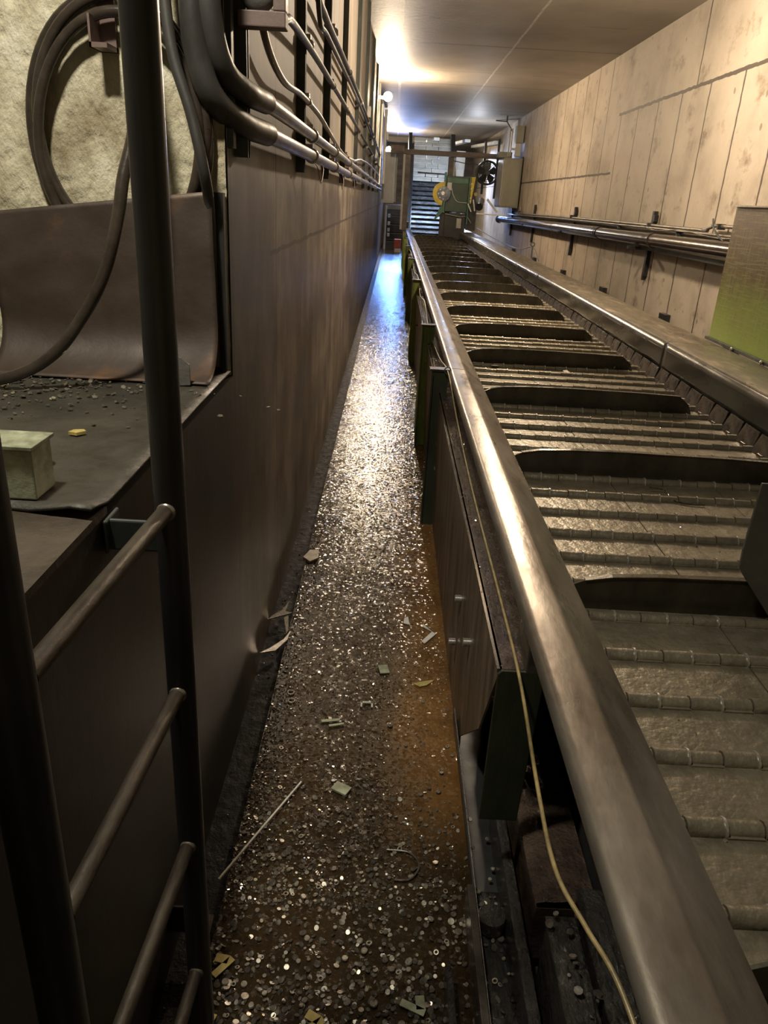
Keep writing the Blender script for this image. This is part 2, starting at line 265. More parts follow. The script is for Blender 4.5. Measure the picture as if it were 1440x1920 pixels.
# ------------------------------------------------------------------ mesh helpers
class MB:
    def __init__(s): s.v = []; s.f = []; s.sm = []
    def add(s, vs, fs, smooth=False):
        n = len(s.v); s.v += [tuple(p) for p in vs]; s.f += [tuple(i+n for i in f) for f in fs]; s.sm += [smooth]*len(fs); return s
    def box(s, x0, x1, y0, y1, z0, z1):
        vs = [(x, y, z) for x in (x0, x1) for y in (y0, y1) for z in (z0, z1)]
        return s.add(vs, [(0, 1, 3, 2), (4, 6, 7, 5), (0, 4, 5, 1), (2, 3, 7, 6), (0, 2, 6, 4), (1, 5, 7, 3)])
    def obox(s, c, size, rot=(0, 0, 0)):
        e = Euler(rot).to_matrix(); c = Vector(c)
        vs = [c+e@Vector((x*size[0]/2, y*size[1]/2, z*size[2]/2)) for x in (-1, 1) for y in (-1, 1) for z in (-1, 1)]
        return s.add(vs, [(0, 1, 3, 2), (4, 6, 7, 5), (0, 4, 5, 1), (2, 3, 7, 6), (0, 2, 6, 4), (1, 5, 7, 3)])
    def bar(s, p, q, wd, ht):
        p, q = Vector(p), Vector(q); d = (q-p).normalized(); u = Vector((0, 0, 1)) if abs(d.z) < .9 else Vector((1, 0, 0))
        r = d.cross(u).normalized()*wd/2; t = r.cross(d).normalized()*ht/2
        vs = [e+i*r+j*t for e in (p, q) for i, j in ((-1, -1), (1, -1), (1, 1), (-1, 1))]
        return s.add(vs, [(3, 2, 1, 0), (4, 5, 6, 7), (0, 1, 5, 4), (1, 2, 6, 5), (2, 3, 7, 6), (3, 0, 4, 7)])
    def tube(s, pts, r, seg=12, cap=True):
        pts = [Vector(p) for p in pts]; rs = r if isinstance(r, (list, tuple)) else [r]*len(pts)
        n = len(pts); T = []
        for i in range(n):
            d = pts[min(i+1, n-1)]-pts[max(i-1, 0)]; T.append(d.normalized())
        u = T[0].orthogonal().normalized(); vs = []
        for i in range(n):
            u = (u-T[i]*u.dot(T[i])).normalized(); w_ = T[i].cross(u)
            for k in range(seg):
                an = 2*math.pi*k/seg; vs.append(pts[i]+(u*math.cos(an)+w_*math.sin(an))*rs[i])
        fs = [(i*seg+k, i*seg+(k+1) % seg, (i+1)*seg+(k+1) % seg, (i+1)*seg+k) for i in range(n-1) for k in range(seg)]
        s.add(vs, fs, True)
        if cap:
            s.add([vs[k] for k in range(seg)], [tuple(reversed(range(seg)))]); s.add([vs[(n-1)*seg+k] for k in range(seg)], [tuple(range(seg))])
        return s
    def cyl(s, p, q, r, seg=16): return s.tube([p, q], r, seg)
    def prism(s, poly, axis, a0, a1):
        """closed polygon in the two other axes extruded along axis"""
        def P(u, v_, a_): return {'x': (a_, u, v_), 'y': (u, a_, v_), 'z': (u, v_, a_)}[axis]
        n = len(poly); vs = [P(u, v_, a0) for u, v_ in poly]+[P(u, v_, a1) for u, v_ in poly]
        fs = [tuple(range(n)), tuple(reversed(range(n, 2*n)))]+[(i, i+n, (i+1) % n+n, (i+1) % n) for i in range(n)]
        return s.add(vs, fs)
    def sheet(s, prof, y0, y1, th, ny=1, wob=None):
        """thin profile (x,z) polyline, swept along y"""
        n = len(prof); nr = []
        for i in range(n):
            a_ = Vector(prof[max(i-1, 0)]); b_ = Vector(prof[min(i+1, n-1)]); d = (b_-a_).normalized(); nr.append((-d.y, d.x))
        rows = []
        for j in range(ny+1):
            y = y0+(y1-y0)*j/ny; row = []
            for side in (0, 1):
                for i in range(n):
                    x = prof[i][0]-nr[i][0]*th*side; z = prof[i][1]-nr[i][1]*th*side
                    if wob: dx, dz = wob(i, y); x += dx; z += dz
                    row.append((x, y, z))
            rows.append(row)
        vs = [p for r_ in rows for p in r_]; W = 2*n; fs = []
        for j in range(ny):
            for i in range(n-1):
                fs.append((j*W+i, j*W+i+1, (j+1)*W+i+1, (j+1)*W+i)); fs.append((j*W+n+i, (j+1)*W+n+i, (j+1)*W+n+i+1, j*W+n+i+1))
            for i in (0, n-1): fs.append((j*W+i, (j+1)*W+i, (j+1)*W+n+i, j*W+n+i))
        for j in (0, ny):
            for i in range(n-1): fs.append((j*W+i, j*W+n+i, j*W+n+i+1, j*W+i+1))
        return s.add(vs, fs)
    def sphere(s, c, r, seg=14, rings=8, sq=(1, 1, 1)):
        vs = []; fs = []
        for i in range(rings+1):
            th = math.pi*i/rings
            for k in range(seg):
                ph = 2*math.pi*k/seg; vs.append((c[0]+r*sq[0]*math.sin(th)*math.cos(ph), c[1]+r*sq[1]*math.sin(th)*math.sin(ph), c[2]+r*sq[2]*math.cos(th)))
        for i in range(rings):
            for k in range(seg): fs.append((i*seg+k, (i+1)*seg+k, (i+1)*seg+(k+1) % seg, i*seg+(k+1) % seg))
        return s.add(vs, fs, True)
    def mesh(s, name, m, origin=(0, 0, 0)):
        me = bpy.data.meshes.new(name); o_ = Vector(origin)
        me.from_pydata([Vector(p)-o_ for p in s.v], [], s.f); me.polygons.foreach_set('use_smooth', s.sm)
        bm = bmesh.new(); bm.from_mesh(me); bmesh.ops.recalc_face_normals(bm, faces=bm.faces); bm.to_mesh(me); bm.free()
        me.materials.append(M[m]); return me
    def build(s, name, m, parent=None, origin=None, bevel=0, label=None):
        if parent is not None: og = Vector(parent['_o'])
        else: og = Vector(origin) if origin is not None else Vector((0, 0, 0))
        o = bpy.data.objects.new(name, s.mesh(name, m, og)); col.objects.link(o)
        if parent is not None: o.parent = parent
        else: o.location = og+Vector((0, 0, EYE))
        o['_o'] = tuple(og)
        if bevel:
            b = o.modifiers.new('bevel', 'BEVEL'); b.width = bevel; b.segments = 2; b.limit_method = 'ANGLE'
        if label: o['label'] = label
        return o
def thing(name, label, cat, loc, group=None):
    o = bpy.data.objects.new(name, None); col.objects.link(o); o.empty_display_size = .1
    o.location = Vector(loc)+Vector((0, 0, EYE)); o['_o'] = tuple(loc); return tag(o, label, cat, group)
def tag(o, label, cat, group=None, kind=None):
    o['label'] = label; o['category'] = cat
    if group: o['group'] = group
    if kind: o['kind'] = kind
    return o
def struct(o): o['kind'] = 'structure'; return o
def dup(root, loc, rot=None, label=None):
    r = root.copy(); col.objects.link(r); r.location = Vector(loc)+Vector((0, 0, EYE))
    if rot is not None: r.rotation_euler = rot
    if label: r['label'] = label
    for ch in root.children:
        c = ch.copy(); col.objects.link(c); c.parent = r
        for g in ch.children:
            d = g.copy(); col.objects.link(d); d.parent = c
    return r
def smooth_path(pts, n=8):
    pts = [Vector(p) for p in pts]; P = [pts[0]*2-pts[1]]+pts+[pts[-1]*2-pts[-2]]; out = []
    for i in range(1, len(P)-2):
        for k in range(n):
            t = k/n; p0, p1, p2, p3 = P[i-1:i+3]
            out.append(.5*((2*p1)+(p2-p0)*t+(2*p0-5*p1+4*p2-p3)*t*t+(3*p1-p0-3*p2+p3)*t**3))
    out.append(pts[-1]); return out

# ------------------------------------------------------------------ the setting
XL, XR, ZC, YE = -.42, 3.0, 1.97, 30.0
FZ = -1.6
struct(MB().box(-.33, .29, -1.6, 27.0, FZ-.03, FZ).build('floor', 'floor'))
struct(MB().box(-2.6, 3.2, -1.7, YE+1, FZ-.2, FZ-.045).build('floor', 'gutter'))
struct(MB().box(-2.6, 3.2, -1.7, 29.4, ZC, ZC+.2).build('ceiling', 'ceil'))
struct(MB().box(XR, XR+.2, -1.7, 33, FZ-.2, ZC).build('wall_right', 'wall_r'))
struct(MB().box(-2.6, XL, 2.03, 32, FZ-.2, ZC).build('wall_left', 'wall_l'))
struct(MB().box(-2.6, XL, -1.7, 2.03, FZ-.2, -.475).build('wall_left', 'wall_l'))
struct(MB().box(-2.8, -2.6, -1.7, 2.03, FZ-.2, ZC).build('wall_left', 'plaster'))
struct(MB().box(-2.8, 3.2, -1.9, -1.7, FZ-.2, ZC).build('wall_front', 'plaster'))
struct(MB().box(-2.8, 3.2, 33, 33.2, FZ-.2, 4.2).build('wall_back', 'brown_beam'))
struct(MB().box(-2.8, 3.2, 29.4, 33.2, 4.0, 4.2).build('ceiling', 'brown_beam'))

# pitted pale render on the alcove's end wall: subdivided and displaced a little
def alcove_wall():
    mb = MB(); nx, nz = 150, 170; x0, x1, z0, z1 = -1.5, XL-.002, -.47, 1.2; vs = []
    for j in range(nz+1):
        for i in range(nx+1):
            x = x0+(x1-x0)*i/nx; z = z0+(z1-z0)*j/nz
            n = noise.noise(Vector((x*7, z*7, 1)))*.005+noise.noise(Vector((x*30, z*30, 4)))*.0015+(.005 if noise.noise(Vector((x*38, z*60, 7))) > .48 else 0)*-1
            if x < -.9 and z < .02: n += .008*noise.noise(Vector((x*14, z*14, 9)))
            vs.append((x, 2.018-n, z))
    fs = [(j*(nx+1)+i, j*(nx+1)+i+1, (j+1)*(nx+1)+i+1, (j+1)*(nx+1)+i) for j in range(nz) for i in range(nx)]
    mb.add(vs, fs, True); vs2 = [(x0, 2.03, z0), (x1, 2.03, z0), (x1, 2.03, z1), (x0, 2.03, z1)]; mb.add(vs2, [(3, 2, 1, 0)])
    return mb
struct(alcove_wall().build('wall_back', 'plaster'))
struct(MB().box(-2.6, XL, -1.7, 1.06, -.475, -.462).build('floor', 'ledge_conc'))

# ledge cover plate with a torn curled corner
def ledge_plate():
    mb = MB(); nx, ny = 44, 30; vs = []
    for lay in (0, 1):
        for j in range(ny+1):
            for i in range(nx+1):
                x = -1.9+(XL+1.9)*i/nx; y = 1.0+.05*(x+.42)/-.3+1.0*j/ny
                y = min(y, 2.01)
                if j == 0: y += .012*noise.noise(Vector((x*12, 0, 0)))
                d = max(0, 1-math.hypot((x-XL+.02)/.09, (y-1.0)/.07))
                z = -.455+.003*noise.noise(Vector((x*5, y*5, 0)))+.018*d-lay*.005
                vs.append((x, y, z))
    W = nx+1; L = W*(ny+1)
    fs = []
    for j in range(ny):
        for i in range(nx):
            q = (j*W+i, j*W+i+1, (j+1)*W+i+1, (j+1)*W+i); fs += [q, tuple(k+L for k in reversed(q))]
    for i in range(nx): fs.append((i, i+L, i+1+L, i+1))
    for j in range(ny): fs.append((j*W+nx, j*W+nx+L, (j+1)*W+nx+L, (j+1)*W+nx))
    return mb.add(vs, fs, True)
tag(ledge_plate().build('cover_plate', 'ledge', origin=(-.9, 1.5, -.46)), 'dark grimy cover plate with torn corner lying on the left ledge', 'plate')

# ------------------------------------------------------------------ ladder on the left
lad = thing('ladder', 'black pipe ladder with round rungs against the left trench wall', 'ladder', (-.29, .74, FZ))
MB().tube([(-.288, .95, FZ), (-.288, .95, -.4), (-.288, .95, .55)], .0215, 24).build('stile', 'stile', lad)
MB().tube([(-.312, .53, FZ), (-.312, .53, -.4), (-.312, .53, .55)], .0245, 24).build('stile', 'stile', lad)
for z in (-.41, -.71, -1.02, -1.33):
    r = MB().tube([(-.305, .55, z), (-.289, .945, z)], .0115, 14).build('rung', 'rung', lad)
    MB().sphere((-.2885, .930, z), .0135, 12, 8, (1, .5, 1)).build('weld', 'rail', r, label='shiny weld bead')
mb = MB(); mb.tube(smooth_path([(-.41, 1.06, -.50), (-.36, 1.06, -.50), (-.31, 1.04, -.50), (-.29, .975, -.50)]), .008, 8)
mb = MB().sheet([(-.418, -.53), (-.418, -.475), ], 1.03, 1.09, .006)
mb.box(-.418, -.30, 1.045, 1.053, -.53, -.478); mb.box(-.308, -.30, .955, 1.05, -.53, -.478)
mb.build('wall_bracket', 'strut', lad, bevel=.003)
# small angle bracket low on the wall
k = thing('angle_bracket', 'small bent steel bracket low on the dark wall behind the ladder', 'bracket', (XL, 1.22, -1.55))
MB().box(XL, -.36, 1.20, 1.205, -1.575, -1.50).build('back_leg', 'rung', k); MB().box(XL, -.335, 1.20, 1.245, -1.58, -1.575).build('base_leg', 'rung', k)

# ------------------------------------------------------------------ hose coil, sheet, box on the ledge
hc = thing('hose_coil', 'coil of brown rubber hose hanging on the pale end wall', 'hose', (-.67, 1.98, -.15))
def loop(cx, cz, rx, rz, y, a0=0, a1=360, tilt=0, n=60):
    out = []
    for i in range(n+1):
        an = math.radians(a0+(a1-a0)*i/n)
        out.append((cx+rx*math.cos(an)+tilt*math.sin(an), y, cz+rz*math.sin(an)))
    return out
for j, (cx, cz, rx, rz, y) in enumerate([(-.668, .105, .212, .285, 1.996), (-.660, .125, .200, .262, 1.985), (-.666, .09, .192, .262, 1.976)]):
    MB().tube(loop(cx, cz, rx, rz, y, tilt=.008*j), .0125, 12, False).build('hose_loop', 'hose', hc)
MB().tube(smooth_path([(-.60, 1.93, .36), (-.575, 1.86, .25), (-.572, 1.80, .11), (-.590, 1.76, .01), (-.602, 1.74, -.07), (-.632, 1.72, -.18), (-.683, 1.71, -.275), (-.760, 1.70, -.37), (-.86, 1.68, -.425), (-1.0, 1.66, -.44), (-1.2, 1.62, -.443)], 8), .0135, 14).build('hose_tail', 'hose', hc)
mb = MB(); mb.box(-.705, -.665, 1.94, 2.015, .275, .285); mb.box(-.705, -.70, 1.94, 2.015, .275, .34); mb.box(-.705, -.665, 2.005, 2.015, .275, .40)
tag(mb.build('hose_hook', 'bracket', origin=(-.7, 2.01, .3)), 'brown angle hook holding the hose coil on the wall', 'hook')
def lean_sheet():
    mb = MB(); nx, nv = 40, 34; vs = []
    for lay in (0, 1):
        for j in range(nv+1):
            t = j/nv
            for i in range(nx+1):
                u = i/nx; xt = -1.0+.555*u; xb = -.985+.55*u
                ztop = -.085+.075*u
                if t < .75:
                    q = t/.75; z = ztop+( -.33-ztop)*q; y = 1.95-.01*q-.010*math.sin(u*3.1)*(1-q)
                else:
                    q = (t-.75)/.25; an = q*math.pi/2; z = -.33-.121*math.sin(an); y = 1.94-.13*(1-math.cos(an))
                y += .004*noise.noise(Vector((u*5, t*5, 0)))
                vs.append((xt+(xb-xt)*t, y-lay*.003, z+(.003 if lay else 0)*t))
    W = nx+1; L = W*(nv+1); fs = []
    for j in range(nv):
        for i in range(nx):
            q = (j*W+i, j*W+i+1, (j+1)*W+i+1, (j+1)*W+i); fs += [q, tuple(k_+L for k_ in reversed(q))]
    for i in range(nx): fs += [(i, i+1, i+1+L, i+L), (nv*W+i, nv*W+i+L, nv*W+i+1+L, nv*W+i+1)]
    for j in range(nv): fs += [(j*W, j*W+L, (j+1)*W+L, (j+1)*W), (j*W+nx, (j+1)*W+nx, (j+1)*W+nx+L, j*W+nx+L)]
    return mb.add(vs, fs, True)
tag(lean_sheet().build('steel_sheet', 'rust_sheet', origin=(-.72, 1.9, -.45)), 'brown rusty steel sheet curved against the wall under the hose coil', 'sheet')
mb = MB(); pl = [(-.57, -.452), (-.50, -.452), (-.478, -.45), (-.478, -.40), (-.497, -.385), (-.535, -.38), (-.57, -.35)]
mb.prism(pl, 'y', 1.80, 1.806)
tag(mb.build('metal_offcut', 'patch', origin=(-.52, 1.8, -.455)), 'small grey crumpled offcut standing at the foot of the rusty sheet', 'offcut')
ob = thing('switch_box', 'pale green chipped metal box standing on the front of the ledge', 'box', (-.60, 1.10, -.46))
MB().box(-.70, -.522, 1.05, 1.12, -.455, -.375).build('box_body', 'olive_box', ob, bevel=.003)
MB().box(-.705, -.518, 1.046, 1.125, -.375, -.369).build('lid', 'olive_box', ob, bevel=.001)
tag(MB().cyl((-.585, 1.20, -.45), (-.585, 1.20, -.400), .020).build('bottle_cap', 'red', origin=(-.585, 1.23, -.45)), 'round red cap behind the pale green box', 'cap')
mb = MB(); mb.prism([(-.603, 1.37), (-.585, 1.365), (-.572, 1.38), (-.58, 1.39), (-.598, 1.385)], 'z', -.452, -.446)
tag(mb.build('leaf', 'leaf', origin=(-.59, 1.375, -.452)), 'small orange brown leaf lying on the dark ledge plate', 'leaf')

def debris(name, mm, region, n, rr, zfun, label, cat, origin, seg=6, tilt=.5, dens=None):
    mb = MB(); c = 0
    while c < n:
        x, y = region()
        if dens and random.random() > dens(x, y): continue
        r = random.uniform(*rr); h = r*random.uniform(.15, .6); z = zfun(x, y)+h*.6
        e = Euler((random.gauss(0, tilt), random.gauss(0, tilt), random.uniform(0, 6.28))).to_matrix(); sx = random.uniform(.5, 1.3)
        vs = [Vector((x, y, z))+e@Vector((r*sx*math.cos(2*math.pi*k/seg), r*math.sin(2*math.pi*k/seg), s_*h/2)) for s_ in (-1, 1) for k in range(seg)]
        mb.add(vs, [tuple(reversed(range(seg))), tuple(range(seg, 2*seg))]+[(k, (k+1) % seg, seg+(k+1) % seg, seg+k) for k in range(seg)])
        c += 1
    return tag(mb.build(name, mm, origin=origin), label, cat, kind='stuff')
debris('metal_chips', 'chip', lambda: (-1.0+abs(random.gauss(0, .22)), random.gauss(1.72, .11)), 420, (.002, .007), lambda x, y: -.453, 'metal chips strewn over the dark ledge plate below the hose', 'chips', (-.9, 1.7, -.455), 5, .3)

# ------------------------------------------------------------------ conduits and struts on the left wall
sp = None
for i, y in enumerate((2.14, 3.42, 4.62, 6.0, 7.8, 9.8, 11.9, 14.0, 16.1, 18.2)):
    if sp is None:
        mb = MB(); mb.box(-.42, -.415, y-.02, y+.02, .075, ZC); mb.box(-.42, -.385, y-.021, y-.017, .075, ZC); mb.box(-.42, -.385, y+.017, y+.021, .075, ZC)
        mb.box(-.388, -.385, y-.021, y-.010, .075, ZC); mb.box(-.388, -.385, y+.010, y+.021, .075, ZC)
        sp = tag(mb.build('wall_strut', 'strut', origin=(-.4, y, .075)), 'dark channel strut on left wall nearest the ladder', 'strut', 'channel struts carrying the left wall conduits'); sy = y
    else:
        dup(sp, (-.4, y, .075), label=['dark channel strut on left wall, second from the ladder', 'dark channel strut on left wall, third from the ladder', 'dark channel strut on left wall, fourth from the ladder'][i-1] if i < 4 else 'narrow dark channel strut far along the left wall')
def conduit(label, pts, r, mm='conduit', clamps=(), fit=(), near=None, nr=None):
    p = smooth_path(pts, 8); o = thing('conduit', label, 'conduit', p[len(p)//2])
    MB().tube(p, r, 14).build('pipe_run', mm, o)
    if near: MB().tube(smooth_path(near, 8), nr, 16).build('flexible_sleeve', 'conduit_d', o, label='dark flexible sleeve')
    for (x, y, z) in clamps:
        mb = MB(); mb.cyl((x, y-.012, z), (x, y+.012, z), r*1.35, 14); mb.box(x-.03, x+.004, y-.014, y+.014, z+r*1.1, z+r*1.1+.02)
        mb.build('clamp', 'bolt' if y > 3 else 'strut', o)
    return o
SY = (3.42, 4.62, 6.0, 7.8, 9.8, 11.9, 14.0)
conduit('thick upper conduit of the lower pair along the left wall', [(-.36, 2.22, .215), (-.355, 2.5, .212), (-.357, 4.0, .214), (-.355, 8, .213), (-.357, 12, .212), (-.355, 19, .214)], .0205,
        clamps=[(-.356, y, .213) for y in SY], near=[(-.44, 1.955, 1.9), (-.44, 1.955, 1.2), (-.44, 1.955, .75), (-.44, 1.955, .50), (-.435, 1.96, .34), (-.415, 2.0, .25), (-.38, 2.1, .218), (-.36, 2.26, .214)], nr=.028)
conduit('thick lowest conduit along the left wall', [(-.36, 2.24, .140), (-.356, 2.6, .139), (-.357, 5, .140), (-.355, 9, .138), (-.356, 13, .139), (-.355, 19, .14)], .022,
        clamps=[(-.356, y, .139) for y in SY], near=[(-.475, 1.955, 1.9), (-.475, 1.955, 1.2), (-.475, 1.955, .70), (-.475, 1.955, .42), (-.468, 1.96, .28), (-.44, 1.985, .19), (-.395, 2.1, .15), (-.36, 2.28, .14)], nr=.030)
conduit('thin sagging conduit above the thick pair on the left wall', [(-.385, 2.33, 1.9), (-.385, 2.33, 1.2), (-.385, 2.33, .75), (-.385, 2.33, .48), (-.38, 2.40, .375), (-.375, 2.70, .320), (-.375, 3.2, .335), (-.375, 3.9, .330), (-.372, 4.6, .29), (-.372, 5.6, .250), (-.372, 7.0, .265), (-.372, 8.5, .33), (-.372, 12, .385), (-.372, 19, .39)], .0105, 'conduit', clamps=[(-.373, 3.42, .335), (-.373, 6.0, .252)])
conduit('straight middle conduit leaving the purple brown bracket', [(-.345, 2.15, .40), (-.345, 2.5, .45), (-.36, 2.78, .495), (-.37, 3.5, .525), (-.37, 4.3, .533), (-.37, 7, .546), (-.37, 19, .56)], .013, 'conduit_d', clamps=[(-.37, y, .535) for y in SY])
conduit('topmost dark conduit high on the left wall', [(-.37, 3.4, 1.2), (-.37, 3.6, .80), (-.372, 4.1, .755), (-.37, 5.2, .772), (-.37, 6.7, .790), (-.37, 9.7, .80), (-.37, 19, .78)], .016, 'conduit_d', clamps=[(-.37, y, .785) for y in SY[1:]])
conduit('second highest dark conduit close under the topmost one', [(-.37, 3.45, 1.2), (-.37, 3.75, .72), (-.37, 4.3, .70), (-.37, 6.7, .742), (-.37, 9.7, .755), (-.37, 19, .74)], .011, 'conduit_d')
wl = thing('hanging_cable', 'dark cable hanging in front of the alcove corner above the ledge', 'cable', (-.50, 1.93, -.40))
MB().tube(smooth_path([(-.53, 1.93, 1.9), (-.53, 1.93, 1.1), (-.53, 1.93, .7), (-.53, 1.93, .45), (-.515, 1.92, .28), (-.475, 1.91, .15), (-.452, 1.91, .04), (-.452, 1.96, -.05), (-.456, 1.985, -.2), (-.456, 1.985, -.44)]), .013, 12).build('cable_run', 'conduit_d', wl)
tag(MB().box(-.4195, -.405, 2.036, 2.07, .09, .62).build('corner_plate', 'strut', origin=(-.41, 2.05, .09)), 'flat dark plate on the wall corner behind the conduit elbows', 'plate')
tag(MB().box(-.462, -.424, 1.985, 2.012, -.45, -.012).build('corner_shade_strip', 'black', origin=(-.44, 2.0, -.45)), 'dark flat strip standing in for shade in the wall corner on the ledge', 'post')  # added strip carries the dark shade of the corner gap
br = thing('wall_bracket', 'purple brown steel bracket arm at the top of the wall corner', 'bracket', (-.36, 2.12, .36))
MB().box(-.40, -.285, 2.09, 2.14, .358, .392).build('arm', 'bracket', br, bevel=.003); MB().box(-.315, -.285, 2.09, 2.14, .392, .60).build('upright', 'bracket', br, bevel=.003)
MB().sphere((-.355, 2.12, .425), .042, 16, 10, (1, .7, .85)).build('fitting', 'patch', br, label='grey lumpy fitting')
for i, (y, z) in enumerate(((3.45, .10), (4.9, .08), (6.3, .09))):
    MBp = smooth_path([(-.35, y, .118), (-.34, y+.05, z), (-.335, y+.18, z-.055), (-.34, y+.33, z+.0), (-.35, y+.36, .118)])
    tag(MB().tube(MBp, .0022, 6).build('tie_wire', 'conduit', origin=(-.34, y, z)), ['loose wire loop under the lowest conduit nearest the ladder', 'loose wire loop under the lowest conduit, middle one', 'loose wire loop under the lowest conduit, farthest one'][i], 'wire')
mb = thing('wall_light_box', 'small white box on the left wall just before the bright lamp', 'box', (-.39, 10.3, .9)); MB().box(-.42, -.36, 10.25, 10.4, .88, 1.0).build('housing', 'white', mb, bevel=.004); MB().box(-.405, -.375, 10.28, 10.37, .84, .88).build('gland', 'black', mb)
for i, (y, z) in enumerate(((12.8, .60), (15.0, .52))):
    k = thing('junction_box', ['small dark junction box on the left wall, nearer one', 'small dark junction box on the left wall, farther one'][i], 'box', (-.39, y, z)); MB().box(-.42, -.35, y, y+.12, z, z+.12).build('housing', 'strut', k, bevel=.004); MB().cyl((-.385, y+.06, z-.04), (-.385, y+.06, z), .012).build('gland', 'bolt', k)

# ------------------------------------------------------------------ lamps
lp = thing('wall_lamp', 'bright warm lamp glowing high on the left wall near the ceiling', 'lamp', (-.30, 15.1, 1.6))
MB().sphere((-.235, 15.0, 1.63), .075, 16, 10).build('bulb', 'lamp_hot', lp)
mb = MB(); mb.box(-.42, -.26, 15.16, 15.22, 1.605, 1.655); mb.cyl((-.25, 15.19, 1.63), (-.235, 15.07, 1.63), .03); mb.build('arm', 'black', lp)
MB().cyl((-.36, 16.9, .2), (-.36, 16.9, 1.7), .02, 10).build('riser_pipe', 'cab_l', lp)
lp = thing('wall_lamp', 'smaller white lamp beyond the bright one beside the left cabinet', 'lamp', (-.30, 26.6, 1.38))
MB().sphere((-.30, 26.5, 1.385), .10, 16, 10).build('bulb', 'lamp_cool', lp)
MB().box(-.42, -.28, 26.62, 26.7, 1.34, 1.43).build('arm', 'black', lp)
tag(MB().cyl((-.34, 20.5, .3), (-.34, 20.5, ZC-.02), .035, 12).build('riser_pipe', 'white', origin=(-.34, 20.5, .3)), 'white vertical pipe rising to the ceiling on the left wall', 'pipe')
k = thing('junction_box', 'small white box left of the smaller lamp', 'box', (-.33, 21.6, 1.38)); MB().box(-.40, -.27, 21.5, 21.6, 1.37, 1.53).build('housing', 'white', k, bevel=.005); MB().box(-.385, -.285, 21.493, 21.5, 1.39, 1.51).build('cover', 'white', k)

# ------------------------------------------------------------------ the conveyor frame
S = .894
cf = thing('long_conveyor', 'long steel conveyor frame with broad rails running down the trench', 'conveyor', (1.0, 8, FZ))
arc = [(.325-.020*math.cos(an), -.780+.020*math.sin(an)) for an in [math.radians(q) for q in (-50, -35, -20, -5, 10, 25, 40, 55, 70, 90)]]
profL = arc+[(.376, -.760), (.384, -.762), (.390, -.766), (.472, -.822), (.476, -.832), (.476, -.93)]
def mkrail(prof, segs, mm, th, wob=None, div=24):
    for (a_, b_) in segs:
        o = MB().sheet(prof, a_+.004, b_-.004, th, max(1, int((b_-a_)*div)) if wob else 1, wob); o.sm = [True]*len(o.sm)
        ob_ = o.build('rail_cap', mm, cf); ob_.data.set_sharp_from_angle(angle=.42)
mkrail(profL, [(-1.5, 3.66), (3.66, 8.4), (8.4, 13.2), (13.2, 18.0), (18.0, 22.6)], 'rail', .004)
def wobR(i, y):
    if i < 2:
        k_ = (1-i*.5); return (.010*k_*noise.noise(Vector((y*2.3, 0, 0))), k_*(.012*noise.noise(Vector((y*3.1, 5, 0)))+.010*noise.noise(Vector((y*11, 8, 0)))))
    return (0, 0)
skR = [(1.745, -.752), (1.743, -.80), (1.740, -.88), (1.738, -.915)]
profR = [(1.744, -.760), (1.745, -.752), (1.750, -.742), (1.762, -.739), (2.08, -.752), (2.095, -.756), (2.10, -.768), (2.10, -.83)]
segR = [(-1.5, 4.74), (4.74, 9.3), (9.3, 14.0), (14.0, 18.6), (18.6, 24.0)]
mkrail(profR, segR, 'rail_r', .005)
for a_, b_ in segR:
    o = MB().sheet(skR, a_+.003, b_-.003, .005, int((b_-a_)*26), lambda i, y: wobR(3-i, y)); o.sm = [True]*len(o.sm)
    o.build('inner_skirt', 'skirt', cf, label='dark glossy dented inner face')
MB().box(1.755, 1.76, -1.5, 22.6, -1.1, -.80).build('wing_gap_shade', 'black', cf)  # black sheet added so the gaps between wings look dark
mb = MB(); mb.box(2.098, 2.105, -1.5, 23, FZ-.04, -.83); mb.build('far_side_plate', 'side', cf)
mb = MB(); mb.add([(.268, 1.30, -.885), (.268, 22.6, -.885), (.290, 22.6, FZ), (.290, 1.95, FZ), (.276, 1.50, -1.20)],
                  [(0, 1, 2, 3, 4)]); mb.add([(.273, 1.30, -.885), (.273, 22.6, -.885), (.295, 22.6, FZ), (.295, 1.95, FZ), (.281, 1.50, -1.20)], [(4, 3, 2, 1, 0)])
for i in range(5):
    j = (i+1) % 5; mb.add([mb.v[i], mb.v[j], mb.v[j+5], mb.v[i+5]], [(0, 1, 2, 3)])
mb.build('side_plate', 'side', cf)
MB().box(.262, .345, 1.30, 22.6, -.893, -.885).build('flange', 'flange', cf)
MB().box(.52, .526, -1.5, 22.6, -1.58, -1.125).build('web', 'black', cf)
# near end: gusset plate and bracket under the cap
MB().prism([(.262, -.889), (.270, -.880), (.352, -.880), (.360, -.889), (.348, -1.28), (.262, -1.28)], 'y', 1.285, 1.292).build('gusset', 'post', cf, bevel=.002)
MB().box(.318, .345, 1.285, 1.40, -.885, -.805).build('cap_bracket', 'wing', cf, bevel=.003)
